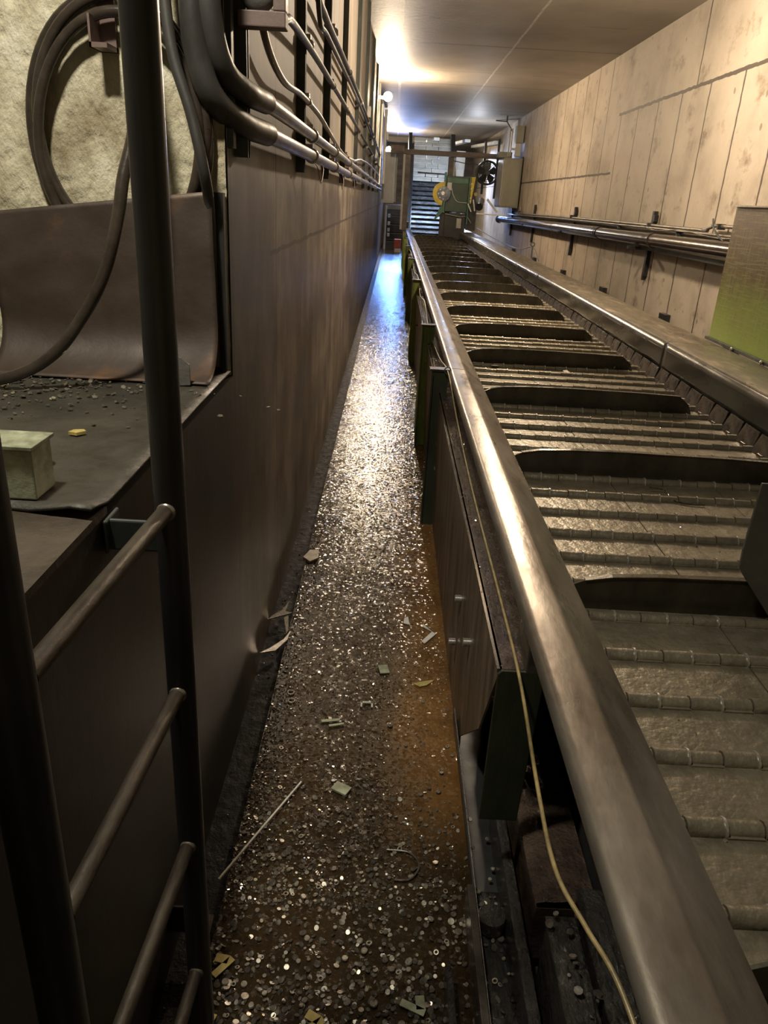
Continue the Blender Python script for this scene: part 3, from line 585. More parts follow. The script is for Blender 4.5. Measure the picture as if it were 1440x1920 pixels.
# posts with their head plates
for i, (y, z0, mm) in enumerate(((3.66, FZ, 'post'), (5.05, FZ, 'post_moss'), (8.0, FZ, 'post_moss'), (10.9, FZ, 'post_moss'), (13.8, FZ, 'post_moss'), (16.7, FZ, 'post_moss'), (19.6, FZ, 'post_moss'))):
    mb = MB(); mb.box(.224, .306, y, y+.006, z0, -.775); mb.box(.232, .237, y, y+.42 if i else y+.05, z0, -.80); 
    p = mb.build('post', mm if i else 'post', cf, bevel=.001)
    MB().box(.215, .33, y-.012, y+.05, -.775, -.765).build('head_plate', 'wing', p)
    for zz in ((-1.15, -1.28) if i == 0 else (-1.0, -1.2)):
        MB().cyl((.285 if i == 0 else .262, y-.014, zz), (.285 if i == 0 else .262, y, zz), .013 if i == 0 else .016, 6).build('bolt', 'bolt' if i == 0 else mm, p)
for (y, z) in ((2.06, -1.15), (2.11, -1.34), (1.78, -1.13)):
    MB().cyl((.276, y, z), (.254, y, z), .012, 6).build('bolt', 'bolt', cf)
for (y, z) in ((5.5, -1.1), (7.2, -1.1), (9.1, -1.1)):
    MB().cyl((.28, y, z), (.255, y, z), .013, 6).build('bolt', 'side', cf)

# base channels at the near end
bc = thing('base_channel', 'black oily base channels beneath the near end of the conveyor', 'channel', (.38, 1.0, FZ))
MB().sheet([(.275, -1.485), (.275, -1.53), (.50, -1.53)], .3, 1.95, .005).build('angle_strip', 'black', bc)
MB().box(.2735, .2755, .3, 1.95, -1.487, -1.4835).build('worn_lip', 'bolt', bc, label='bright worn lip')
MB().box(.335, .36, .3, 1.50, -1.525, -1.42).build('beam', 'grime', bc, bevel=.004)
MB().box(.255, .272, .3, 1.28, -1.56, -1.475).build('edge_strip', 'wing', bc, bevel=.002)
MB().box(.20, .215, .3, 1.12, FZ, -1.54).build('floor_strip', 'grime', bc, bevel=.002)
def lumpy(x0, x1, y0, y1, z, amp, seed):
    mb = MB(); nx, ny = 24, 70; vs = []
    for j in range(ny+1):
        for i in range(nx+1):
            x = x0+(x1-x0)*i/nx; y = y0+(y1-y0)*j/ny
            e = min(1, 6*min(i/nx, 1-i/nx, j/ny+.2, 1-j/ny))
            vs.append((x, y, z+amp*(noise.noise(Vector((x*40, y*40, seed)))+.6*noise.noise(Vector((x*100, y*100, seed))))*e-(1-e)*.006))
    W = nx+1; fs = [(j*W+i, j*W+i+1, (j+1)*W+i+1, (j+1)*W+i) for j in range(ny) for i in range(nx)]
    return mb.add(vs, fs, True)
lumpy(.37, .43, .3, 1.05, -1.28, .010, 2).box(.372, .428, .3, 1.04, -1.5, -1.30).build('caked_beam', 'grime', bc)
lumpy(.437, .50, .3, 1.10, -1.26, .012, 5).box(.44, .498, .3, 1.09, -1.5, -1.28).build('caked_beam', 'grime', bc)
lumpy(.37, .50, 1.12, 2.0, -1.33, .004, 11).box(.372, .498, 1.12, 1.99, -1.5, -1.35).build('gritty_plate', 'flange', bc)
lumpy(.278, .335, .3, 1.30, -1.515, .006, 8).build('sludge', 'grime', bc)
mb = MB(); mb.cyl((.305, 1.20, -1.51), (.305, 1.20, -1.475), .030, 20); mb.build('bolt', 'grime', bc, bevel=.004)

# ------------------------------------------------------------------ the hinged belt
BZ, P0, PP = -.983, 1.306*S, .177
cb = thing('conveyor_belt', 'hinged steel belt with raised cleats lying between the rails', 'belt', (1.1, 8, -1.1))
cb_o = Vector((1.1, 8, -1.1))
def slat_mb():
    mb = MB(); x0, x1 = .49, 1.715
    w3 = (x1-x0)/3
    for i in range(3):
        mb.box(x0+i*w3+.0015, x0+(i+1)*w3-.0015, .006, PP-.006, -.006, random.uniform(-.001, .0012))
    n = 18; wd = (x1-x0)/n
    for i in range(n):
        r = (.0195 if i % 2 else .0168)+random.uniform(-.0008, .0008); mb.tube([(x0+i*wd+.0014, 0, .002), (x0+(i+1)*wd-.0014, 0, .002)], r, 10)
        yy = (.0, .022) if i % 2 else (-.022, .0); mb.box(x0+i*wd+.002, x0+(i+1)*wd-.002, yy[0], yy[1], -.003, .004)
    return mb
base_me = []
def own(name, mb_, mm):
    o = bpy.data.objects.new(name, mb_.mesh(name, mm)); col.objects.link(o); o.parent = cb; return o
sl = own('belt_plate', slat_mb(), 'belt'); base_me.append(sl.data)
for q in range(3):
    base_me.append(slat_mb().mesh('belt_plate', 'belt'))
NS = 114; far = MB()
for i in range(NS):
    y = P0-PP*4+PP*i
    if i < 100:
        c = sl if i == 0 else sl.copy()
        if i: col.objects.link(c); c.parent = cb; c.data = base_me[i % 4]
        c.location = Vector((0, y, BZ))-cb_o; c.rotation_euler = (random.uniform(-.012, .012), 0, 0)
    else: far.box(.49, 1.715, y+.01, y+PP-.01, BZ-.006, BZ); far.tube([(.49, y, BZ+.002), (1.715, y, BZ+.002)], .012, 8)
far.build('belt_plate', 'belt', cb)['kind'] = 'stuff'
mbp = MB()
for i in range(0, 18, 2):
    x_ = .49+(1.225/18)*i+random.uniform(-.003, .003); mbp.tube([(x_-.0022, 0, .003), (x_+.0022, 0, .003)], .0215, 10)
pr = own('hinge_ring', mbp, 'bolt'); pr['label'] = 'bright worn hinge edges'
plates = [c for c in cb.children if c.name.startswith('belt_plate') and 'kind' not in c]
for i, pl_ in enumerate(plates[:90]):
    c = pr if i == 0 else pr.copy()
    if i: col.objects.link(c)
    c.parent = pl_; c.location = (0, 0, 0)
# overlapping side wings
def wing_mb(xs, sg):
    mb = MB(); th = .004
    mb.add([(xs, -.005, 0), (xs, PP-.012, 0), (xs+sg*.034, PP-.016, .085), (xs+sg*.026, .004, .085),
            (xs+sg*th, -.005, 0), (xs+sg*th, PP-.012, 0), (xs+sg*(.034+th), PP-.016, .085), (xs+sg*(.026+th), .004, .085)],
           [(0, 1, 2, 3), (7, 6, 5, 4), (0, 4, 5, 1), (1, 5, 6, 2), (2, 6, 7, 3), (3, 7, 4, 0)])
    mb.box(xs-.004, xs+.004, .06, .10, 0, .012); return mb
wr = own('side_wing', wing_mb(0, 1), 'wing'); fw = MB()
for i in range(NS):
    y = P0-PP*4+PP*i
    if i < 100:
        c = wr if i == 0 else wr.copy()
        if i: col.objects.link(c); c.parent = cb
        c.location = Vector((1.69+random.uniform(-.004, .003), y, BZ))-cb_o; c.rotation_euler = (0, 0, random.uniform(.015, .05))
    else: fw.box(1.70, 1.704, y, y+PP, BZ, BZ+.075)
fw.build('side_wing', 'wing', cb)['kind'] = 'stuff'
# cleats
cp = [(.50, 0), (.50, .062), (.55, .085), (.62, .098), (.74, .105), (.95, .108), (1.35, .104), (1.545, .098), (1.60, .055), (1.625, 0)]
mb = MB(); mb.prism(cp, 'y', 0, .006)
for i in range(2, 7): mb.bar((cp[i][0], .006, cp[i][1]), (cp[i+1][0], .006, cp[i+1][1]), .018, .004)
cl = own('cleat', mb, 'cleat'); CY = 1.743
for k in range(-1, 19):
    c = cl if k == -1 else cl.copy()
    if k > -1: col.objects.link(c); c.parent = cb
    c.location = Vector((0, CY+1.062*k, BZ+.002))-cb_o; c.rotation_euler = (.05, 0, 0)
MB().box(.47, 1.74, -1.5, 22, -1.12, -1.10).build('return_pan', 'black', cf)

# scraps lying on the belt
def scrap(name, label, cat, mm, polys, z, th=.003, rot=None, og=None):
    mb = MB()
    for pl_ in polys: mb.prism(pl_, 'z', z, z+th)
    xs = [p[0] for pl_ in polys for p in pl_]; ys = [p[1] for pl_ in polys for p in pl_]
    o = mb.build(name, mm, origin=(sum(xs)/len(xs), sum(ys)/len(ys), z))
    if rot: o.rotation_euler = rot
    return tag(o, label, cat)

# ------------------------------------------------------------------ pale cable along the left rail
cb2 = thing('cable', 'thin dirty yellow cable running beside the left conveyor rail', 'cable', (.30, 3, -.88))
MB().tube(smooth_path([(.345, .50, -.90), (.325, .62, -.872), (.302, .70, -.872), (.280, .79, -.872), (.283, .95, -.872), (.300, 1.26, -.872), (.305, 1.62, -.878), (.306, 2.3, -.878), (.308, 3.0, -.85), (.300, 3.62, -.77), (.298, 4.3, -.83), (.290, 5.5, -.86), (.292, 6.5, -.80), (.285, 7.4, -.85), (.292, 8.6, -.79), (.285, 10, -.85), (.29, 12, -.78), (.285, 15, -.84), (.29, 20, -.79)], 8), .0036, 8).build('cable_run', 'cable', cb2)
MB().tube(loop(.300, -.765, .016, .016, 3.63, n=20), .003, 6, False).build('tie_loop', 'strut', cb2)

# ------------------------------------------------------------------ right side: mossy guard, pipe, struts, conduits
mg = thing('guard_plate', 'tall green mossy scratched guard plate standing beside the right rail', 'guard', (2.12, 4.4, -.745))
MB().box(2.115, 2.123, 3.0, 5.03, -.735, .057).build('plate', 'moss', mg, bevel=.002)
MB().box(2.10, 2.135, 3.0, 5.03, .057, .066).build('top_edge', 'paper', mg)
MB().box(2.095, 2.135, 3.0, 5.04, -.752, -.735).build('foot_angle', 'strut', mg)
for y in (3.3, 3.75, 4.2, 4.6): MB().sphere((2.09, y, -.742), .012, 10, 6).build('weld', 'bolt', mg)
pz = lambda y: -.262-.0085*(y-6.6)
mp = thing('drain_pipe', 'thick glossy black pipe running along the right wall', 'pipe', (2.8, 13, -.3))
MB().tube([(2.8, y, pz(y)) for y in (3, 11.0)], .068, 28).build('pipe_run', 'pipe', mp); MB().tube([(2.8, y, pz(y)) for y in (11.0, 21.5)], .075, 28).build('pipe_run', 'pipe', mp)
for y in (8.6, 10.9, 11.1, 14, 17.5): MB().cyl((2.8, y, pz(y)), (2.8, y+.04, pz(y)), .078, 28).build('coupling', 'pipe', mp)
MB().cyl((2.8, 21.5, pz(21.5)), (2.8, 21.56, pz(21.5)), .10, 24).build('end_flange', 'black', mp)
pipe_shade = tag(MB().box(2.86, 2.995, 3, 21.2, -.40, -.355).build('pipe_shade_strip', 'strut', origin=(2.93, 12, -.40)), 'dark continuous strip imitating shade below the black pipe on the right wall', 'strip')  # added dark strip stands for the pipe's shadow on the wall
rs = None
RY = [9.23, 13.3, 17.16, 20.4, 5.3]
for i, y in enumerate(RY):
    if rs is None:
        k = thing('pipe_support', '', 'bracket', (2.97, y, -.745), 'brackets carrying the black wall pipe')
        mb = MB(); mb.box(2.95, 2.995, y-.03, y+.03, -.70, .01); mb.box(2.95, 2.995, y+.0, y+.035, -.745, -.60); mb.box(2.95, 2.995, y-.065, y-.03, -.10, -.03); mb.build('back_channel', 'black', k)
        MB().box(2.72, 2.95, y-.02, y+.02, -.41, -.375).build('arm', 'black', k)
        rs = k
    else: k = dup(rs, (2.97, y, -.745))
    k['label'] = ['black pipe bracket on the right wall closest to the mossy guard plate', 'black pipe bracket on the right wall, second beyond the mossy guard', 'black pipe bracket on the right wall, third beyond the mossy guard', 'black pipe bracket on the right wall below the olive cabinet', 'black pipe bracket hidden behind the mossy guard plate'][i]
bs = None
for i, y in enumerate((6.55, 8.3, 10.9, 13.6, 16.5, 19.5)):
    if bs is None: bs = tag(MB().box(2.94, 3.0, y-.1, y+.1, -1.10, -1.005).build('anchor_plate', 'black', origin=(2.97, y, -1.10)), '', 'plate', 'small dark plates low on the right wall'); b_ = bs
    else: b_ = dup(bs, (2.97, y, -1.10))
    b_['label'] = ['small dark plate low on the right wall, ' + s_ for s_ in ('first from the mossy guard', 'second from the mossy guard', 'third from the mossy guard', 'fourth from the mossy guard', 'fifth from the mossy guard', 'sixth and farthest one')][i]
for i, (r, pts) in enumerate([(.017, [(2.93, 3, -.075), (2.93, 7.0, -.085), (2.93, 7.35, -.088), (2.93, 7.6, -.128), (2.93, 8, -.135), (2.93, 13, -.155), (2.93, 18.6, -.19), (2.93, 18.9, -.13), (2.93, 18.95, -.05)]),
                              (.012, [(2.90, 3, -.155), (2.90, 7.0, -.16), (2.90, 9, -.165), (2.90, 14, -.19), (2.90, 19, -.235)]),
                              (.014, [(2.95, 3, -.185), (2.95, 8, -.195), (2.95, 14, -.21), (2.95, 21, -.25)])]):
    o = thing('conduit', ['light conduit with an offset bend above the black pipe on the right wall', 'thin middle conduit just above the black pipe on the right wall', 'lowest thin conduit tucked behind the black pipe on the right wall'][i], 'conduit', pts[3])
    MB().tube(smooth_path(pts, 6) if i == 0 else pts, r, 12).build('pipe_run', 'conduit', o)
    for y in ((7.2, 9.2, 13.3) if i == 0 else (8.2, 10.4)):
        z = -.09 if (i == 0 and y < 8) else (-.14 if i == 0 else pts[0][2]-.01); MB().box(2.89, 2.96, y-.015, y+.015, z-r-.008, z+r+.008).build('clamp', 'strut', o)
tag(MB().tube(smooth_path([(2.85, 5.5, -.15), (2.84, 6.2, -.13), (2.85, 6.9, -.18), (2.84, 7.4, -.17), (2.86, 8.0, -.15), (2.84, 8.7, -.18), (2.86, 9.3, -.15)]), .004, 6).build('loose_wire', 'conduit', origin=(2.85, 7, -.16)), 'thin loose wires wound along the black pipe top', 'wire')
tag(MB().tube(smooth_path([(2.88, 7.30, -.03), (2.86, 7.2, -.10), (2.85, 7.05, -.16), (2.85, 6.9, -.2)]), .009, 8).build('strap', 'strut', origin=(2.87, 7.2, -.1)), 'dark strap hooked over the conduits beside the mossy guard', 'strap')
rc = thing('rope', 'thin dark wire strung between the right rail and wall with a ring', 'wire', (2.3, 14, -.72))
MB().tube(smooth_path([(2.15, 11.6, -.75), (2.16, 12.3, -.60), (2.2, 14, -.72), (2.15, 17, -.70), (2.1, 21, -.6)]), .006, 6).build('wire_run', 'strut', rc)
MB().tube(loop(2.16, -.56, .03, .03, 12.3, n=16), .006, 6, False).build('ring', 'strut', rc); MB().cyl((2.16, 12.3, -.76), (2.16, 12.3, -.59), .006, 8).build('stake', 'strut', rc)

# cabinets
cr = thing('control_cabinet', 'tall olive grey electrical cabinet on the right wall past the pipe brackets', 'cabinet', (2.75, 19.9, -.09))
MB().box(2.53, 2.96, 19.6, 20.7, -.09, 1.0).build('cabinet_body', 'cab', cr, bevel=.01); MB().box(2.515, 2.53, 19.66, 20.65, -.05, .96).build('door', 'cab_l', cr)
MB().box(2.55, 2.93, 19.585, 19.6, -.06, .97).build('side_cover', 'cab', cr, bevel=.004); MB().box(2.96, 2.99, 19.7, 20.5, -.15, 1.05).build('backing_rail', 'black', cr)
k = thing('cable_duct', 'small grey duct box above the olive cabinet', 'box', (2.86, 20.0, 1.35))
MB().box(2.79, 2.97, 19.9, 20.2, 1.35, 1.72).build('housing', 'cab', k, bevel=.006); MB().box(2.80, 2.93, 19.9, 20.0, 1.06, 1.34).build('lower_duct', 'cab_l', k)
MB().box(2.70, 2.90, 19.95, 20.1, 1.20, 1.24).build('side_arm', 'cab_l', k)
for i, x in enumerate((2.66, 2.71)): MB().cyl((x, 20.05, 1.06), (x, 20.05, 1.66), .015, 8).build('riser', 'cab_l', k)
k = thing('grey_trunking', 'grey horizontal trunking box over the olive cabinet', 'box', (2.6, 20.3, 1.03)); MB().box(2.45, 2.78, 20.2, 20.6, 1.03, 1.16).build('housing', 'cab', k, bevel=.006); MB().cyl((2.56, 20.35, 1.16), (2.56, 20.35, 1.33), .02, 8).build('riser', 'white', k)
k = thing('hanging_rod', 'bent thin rod hanging from the ceiling above the fan', 'rod', (2.6, 20.6, 1.9)); MB().tube([(2.35, 20.6, 1.86), (2.62, 20.6, 1.85), (2.80, 20.6, 1.62)], .015, 8).build('rod', 'strut', k); MB().box(2.6, 2.64, 20.58, 20.62, 1.84, 1.97).build('hanger', 'strut', k)
cl_ = thing('control_cabinet', 'light grey narrow cabinet on the left wall at the far end', 'cabinet', (-.22, 22.2, -.15))
MB().box(-.40, -.06, 22.0, 22.35, -.15, 1.11).build('cabinet_body', 'cab_l', cl_, bevel=.01); MB().box(-.37, -.085, 21.985, 22.0, -.11, 1.07).build('door', 'cab_l', cl_, bevel=.004); MB().box(-.06, .0, 22.05, 22.3, -.12, 1.08).build('side_door', 'cab', cl_)
# wall struts and fan
for i, (x, y, z0, z1) in enumerate(((2.30, 21.9, .2, 1.5), (2.56, 21.2, .1, 1.5))):
    tag(MB().box(x-.03, x+.03, y, y+.05, z0, z1).box(x, 3.0, y+.01, y+.04, .70, .74).build('fan_upright', 'black', origin=(x, y, z0)), ['thin black upright passing behind the fan centre', 'thin black upright between the fan and olive cabinet'][i], 'strut')
fn = thing('industrial_fan', 'round black caged fan mounted beside the olive cabinet', 'fan', (2.31, 21, .70))
mb = MB(); mb.tube(loop(2.31, .70, .275, .275, 21.0, n=48), .022, 10, False); mb.tube(loop(2.31, .70, .275, .275, 21.22, n=48), .016, 10, False)
mb.build('rim', 'black', fn)
mb = MB()
for r_ in (.06, .11, .16, .21, .25): mb.tube(loop(2.31, .70, r_, r_, 20.97-.02*(1-r_/.27), n=32), .005, 6, False)
for k in range(24):
    an = k*math.pi/12; mb.tube([(2.31+.05*math.cos(an), 20.94, .70+.05*math.sin(an)), (2.31+.275*math.cos(an), 21.0, .70+.275*math.sin(an))], .0045, 5)
mb.build('cage', 'black', fn)
for k in range(5):
    an = k*1.2566+.4; mb = MB(); c_, s_ = math.cos(an), math.sin(an)
    pts = [(.04, -.03), (.12, -.09), (.23, -.10), (.25, .0), (.20, .08), (.06, .04)]
    mb.add([(2.31+c_*u-s_*v_, 21.08+.03*v_/.1, .70+s_*u+c_*v_) for u, v_ in pts]+[(2.31+c_*u-s_*v_, 21.09+.03*v_/.1, .70+s_*u+c_*v_) for u, v_ in pts],
           [tuple(range(6)), tuple(reversed(range(6, 12)))]+[(i, i+6, (i+1) % 6+6, (i+1) % 6) for i in range(6)]); mb.build('blade', 'black', fn)
mb = MB(); mb.cyl((2.31, 20.94, .70), (2.31, 21.3, .70), .055, 18); mb.build('motor', 'black', fn)
mb = MB(); mb.box(2.02, 2.05, 21.0, 21.05, .15, .6); mb.box(2.50, 2.58, 21.02, 21.06, .68, .72); mb.build('mount', 'black', fn)

# ------------------------------------------------------------------ far end
pf = thing('portal_frame', 'brown steel portal frame spanning the trench before the far end', 'frame', (1.3, 21.4, FZ))
MB().box(-.20, 2.90, 21.3, 21.4, 1.04, 1.16).build('cross_beam', 'brown_beam', pf, bevel=.006)
MB().box(.20, .33, 21.3, 21.42, -.80, 1.04).build('upright', 'brown_beam', pf, bevel=.005); MB().box(1.325, 1.46, 21.5, 21.6, -.90, 1.04).build('upright', 'brown_beam', pf, bevel=.005)
MB().box(-.20, .16, 21.28, 21.3, 1.10, 1.24).build('sign_plate', 'bracket', pf)
tag(MB().box(.145, .20, 21.34, 21.39, -.78, 1.04).build('conduit', 'cab_l', origin=(.17, 21.36, -.78)), 'pale vertical conduit left of the portal upright', 'conduit')
tag(MB().box(1.46, 1.52, 21.52, 21.57, .4, 1.04).build('conduit', 'cab_l', origin=(1.49, 21.54, .4)), 'pale short conduit right of the portal upright', 'conduit')
lt = tag(MB().box(-.42, 3.0, 29.35, 29.45, 1.80, 1.97).build('lintel_beam', 'brown_beam', origin=(1.3, 29.4, 1.8)), 'brown lintel beam at the far edge of the ceiling', 'beam')
jl = ('left', 'middle', 'right')
for i, x in enumerate((.85, 1.75, 2.6)):
    tag(MB().bar((x, 28.9, 1.76), (x+.25, 24.2, 1.62), .16, .08).build('roof_joist', 'slat_b', origin=(x, 27, 1.65)), 'pale joist sloping under the far ceiling, the %s one of three' % jl[i], 'joist')
tag(MB().box(-.1, 2.95, 28.9, 28.95, 1.52, 1.58).build('far_rail', 'brown_beam', origin=(1.5, 28.9, 1.55)), 'thin brown cross rail behind the pale joists', 'beam')

inc = thing('inclined_conveyor', 'steep slatted conveyor section climbing away at the far end', 'conveyor', (1.0, 23, -1.0))
b0, b1 = Vector((0, 22.4, -1.0)), Vector((0, 24.95, 1.69)); dv = (b1-b0); ln = dv.length; dn = dv.normalized(); nv = Vector((0, -dn.z, dn.y))
ang = math.atan2(dn.z, dn.y)
n = 22
for i in range(n):
    c = b0+dn*(ln*(i+.5)/n); hi = i > 11  # upper slats are whitened to imitate light on the plates
    if hi:
        k_ = 2+i % 2; w_ = 1.10/k_
        for q in range(k_): MB().obox((.46+w_*(q+.5), c.y, c.z), (w_-.02, ln/n-.02, .03), (ang, 0, 0)).build('slat', 'slat_b', inc, bevel=.008, label='slat painted white as if lit')
    else:
        mb = MB(); mb.obox((1.03, c.y, c.z), (1.16, ln/n-.012, .02), (ang+.12, 0, 0)); mb.obox((1.03, c.y-.01, c.z+.05), (1.12, .012, .05), (ang, 0, 0)); mb.build('slat', 'slat', inc)
mb = MB()
mb.bar(b0+Vector((.40, -.05, -.1)), b1+Vector((.34, -.05, 0)), .1, .32); mb.build('side_guard', 'black', inc); MB().bar(b0+Vector((1.68, -.05, 0)), b1+Vector((1.60, -.05, 0)), .12, .34).build('side_guard', 'black', inc)
mb = MB(); mb.obox((1.03, 24.0, .34+.32), (.85, .06, .12), (.1, .03, 0)); mb.build('cross_bar', 'black', inc)
mb = MB(); mb.obox((1.0, 23.75, .27), (1.1, .05, .16), (ang, .06, 0)); mb.build('cross_bar', 'black', inc)

gm = thing('drive_machine', 'green drive gearbox on a stand beside the far incline', 'machine', (1.6, 21.2, -.7))
MB().box(1.27, 1.86, 20.95, 21.25, -.27, .58).build('housing', 'green_d', gm, bevel=.01)
MB().box(1.235, 1.27, 20.85, 21.28, -.30, .66).build('end_plate', 'green', gm, bevel=.004); MB().box(1.86, 1.89, 20.85, 21.28, -.55, .58).build('end_plate', 'green', gm, bevel=.004)
MB().box(1.31, 1.84, 20.93, 20.95, .42, .53).build('top_strip', 'green', gm)
MB().box(1.30, 1.42, 20.88, 20.95, .24, .42).build('connection_box', 'white', gm, bevel=.006)
MB().tube(smooth_path([(1.42, 20.9, .3), (1.48, 20.9, .12), (1.60, 20.9, -.02), (1.84, 20.9, -.04)]), .010, 6).build('cable_run', 'white', gm)
MB().prism([(1.10, -.44), (1.235, -.28), (1.26, .0), (1.235, .02), (1.18, -.15), (1.02, -.50)], 'y', 20.9, 21.1).build('chute', 'green', gm)
mb = MB(); mb.prism([(1.91, -.05), (1.95, -.05), (2.02, .58), (1.89, .58)], 'y', 20.95, 21.0); mb.build('yellow_guard', 'yellow', gm)
MB().prism([(1.89, -.7), (2.12, -.7), (2.12, -.05), (2.06, .10), (2.08, .55), (1.99, .50), (1.92, .0)], 'y', 21.02, 21.3).build('motor_mount', 'black', gm)
for i, z in enumerate((.42, .30, .08, .0)): MB().cyl((1.93, 20.93, z), (1.93, 20.95, z), .022, 8).build('bolt', 'bolt', gm)
MB().cyl((2.05, 20.9, .18), (2.05, 21.0, .18), .045, 16).build('shaft_cap', 'leaf', gm)
MB().box(1.30, 1.85, 21.0, 21.2, -.95, -.30).build('stand', 'black', gm, bevel=.01); MB().box(1.18, 1.30, 21.0, 21.15, -.95, -.30).build('stand', 'black', gm)
MB().tube([(1.30, 20.93, -.33), (1.70, 20.93, -.38), (1.88, 20.93, -.36), (2.0, 20.93, -.52)], .012, 6).build('frame_rod', 'bolt', gm)
MB().box(1.62, 1.74, 20.93, 20.95, -.66, -.42).build('frame_tag', 'cab_l', gm)
yw = thing('chain_wheel', 'yellow rimmed round drive guard left of the green gearbox', 'wheel', (1.15, 21, .13))
def ring_seg(cx, cz, r0, r1, a0, a1, y0, y1, n=14):
    mb = MB(); pts = []
    for i in range(n+1):
        an = math.radians(a0+(a1-a0)*i/n); pts.append((cx+r1*math.cos(an), cz+r1*math.sin(an)))
    for i in range(n, -1, -1):
        an = math.radians(a0+(a1-a0)*i/n); pts.append((cx+r0*math.cos(an), cz+r0*math.sin(an)))
    for i in range(n): mb.prism([pts[i], pts[i+1], pts[2*n-i], pts[2*n+1-i]], 'y', y0, y1)
    return mb
ring_seg(1.22, .15, .17, .28, 85, 265, 20.80, 20.92).build('yellow_rim', 'yellow', yw)
MB().cyl((1.22, 20.84, .15), (1.22, 20.95, .15), .18, 28).build('disc', 'slat', yw)
MB().cyl((1.20, 20.76, .16), (1.20, 20.84, .16), .045, 12).build('hub', 'bolt', yw)
for an in range(90, 271, 45): MB().cyl((1.22+.13*math.cos(math.radians(an)), 20.81, .15+.13*math.sin(math.radians(an))), (1.22+.13*math.cos(math.radians(an)), 20.84, .15+.13*math.sin(math.radians(an))), .014, 6).build('bolt', 'bolt', yw)
k = thing('electric_motor', 'small dark motor with cylinder body on the far end of the pipe', 'motor', (2.2, 20.8, -.2)); MB().cyl((2.15, 20.7, -.10), (2.20, 20.9, .04), .09, 18).build('motor_body', 'cab', k); MB().cyl((2.14, 20.66, -.12), (2.15, 20.7, -.10), .095, 18).build('end_cap', 'black', k)
MB().bar((1.98, 20.7, .05), (2.04, 20.7, -.22), .04, .03).build('strut', 'slat_b', k); MB().bar((1.85, 20.7, -.05), (1.95, 20.7, -.24), .04, .03).build('strut', 'slat_b', k)
tag(MB().bar((2.30, 20.4, .08), (2.58, 20.4, -.22), .06, .05).build('brace_bar', 'slat_b', origin=(2.4, 20.4, -.2)), 'pale diagonal bar under the fan pointing to the olive cabinet foot', 'bar')
tag(MB().bar((2.08, 20.6, -.27), (2.76, 20.4, -.29), .04, .03).build('brace_bar', 'slat_b', origin=(2.3, 20.6, -.22)), 'pale flat bar lying along the far end of the black pipe', 'bar')
tag(MB().tube(smooth_path([(1.45, 21.35, .95), (1.8, 21.35, .90), (2.2, 21.35, .90), (2.45, 21.35, .98)]), .01, 6).build('slack_cable', 'strut', origin=(2, 21.35, .9)), 'slack thin cable hanging under the portal beam', 'cable')
k = thing('electrical_box', 'pale grey panel box behind the green gearbox', 'panel', (1.7, 24, .5)); MB().box(1.62, 1.95, 24, 24.2, .45, .85).build('housing', 'cab_l', k, bevel=.01); MB().box(1.72, 1.98, 24.3, 24.4, .85, 1.35).build('upper_box', 'cab_l', k)
# stair stack at the end of the walkway
st = thing('steps', 'dark steel steps with pale edge marks closing the end of the walkway', 'steps', (.0, 26.9, FZ))
for i in range(5): MB().box(-.28, .30, 26.4+.1*i, 27.6, FZ+.26*i, FZ+.26*(i+1)-.02).build('step', 'black', st, bevel=.01)
MB().box(-.26, .26, 26.3, 26.4, -.36, -.22).build('top_tread', 'cab', st)
for z in (-.62, -.85, -1.05, -1.2): MB().box(-.22, -.14, 26.25, 26.38, z, z+.11).build('edge_mark', 'slat_b', st)
MB().cyl((-.30, 26.2, FZ), (-.30, 26.2, -.25), .04, 12).build('side_post', 'cab_l', st)
rb = thing('bucket', 'small red and white container at the far end of the walkway', 'container', (.10, 24.8, FZ)); MB().box(.02, .24, 24.8, 25.0, FZ+.12, FZ+.40).build('upper_body', 'red', rb, bevel=.02); MB().box(.04, .24, 24.75, 24.95, FZ, FZ+.12).build('lower_body', 'paper', rb, bevel=.02)
tag(MB().box(.31, .39, 21.9, 22.2, -1.5, -.6).build('shroud', 'black', origin=(.35, 22, -1.5)), 'dark shroud at the far foot of the left conveyor rail', 'cover')

# ------------------------------------------------------------------ slugs, chips and scraps
def fz(x, y): return FZ+.0005
def hex_slug(r, h, hole=False, seg=14):
    mb = MB()
    if hole:
        n_ = seg
        for i in range(n_):
            a0_, a1_ = 2*math.pi*i/n_, 2*math.pi*(i+1)/n_; q = r*.55
            mb.prism([(r*math.cos(a0_), r*math.sin(a0_)), (r*math.cos(a1_), r*math.sin(a1_)), (q*math.cos(a1_), q*math.sin(a1_)), (q*math.cos(a0_), q*math.sin(a0_))], 'z', 0, h)
    else:
        mb.tube([(0, 0, 0), (0, 0, h*.85), (0, 0, h)], [r, r, r*.9], seg)
    return mb
pm = [hex_slug(.0072, .004).mesh('punched_slug', 'slug'), hex_slug(.0060, .003).mesh('punched_slug', 'slug_d'), hex_slug(.0052, .0035).mesh('punched_slug', 'slug'), hex_slug(.0065, .0022, True).mesh('punched_slug', 'slug'), hex_slug(.0088, .0035).mesh('punched_slug', 'slug_d'), hex_slug(.0062, .003).mesh('punched_slug', 'slug_d')]
proto = bpy.data.objects.new('punched_slug', pm[0]); col.objects.link(proto)
tag(proto, 'small round punched metal slug among many in the oily water on the near walkway', 'slug', 'punched slugs on the near walkway')
cnt = 0
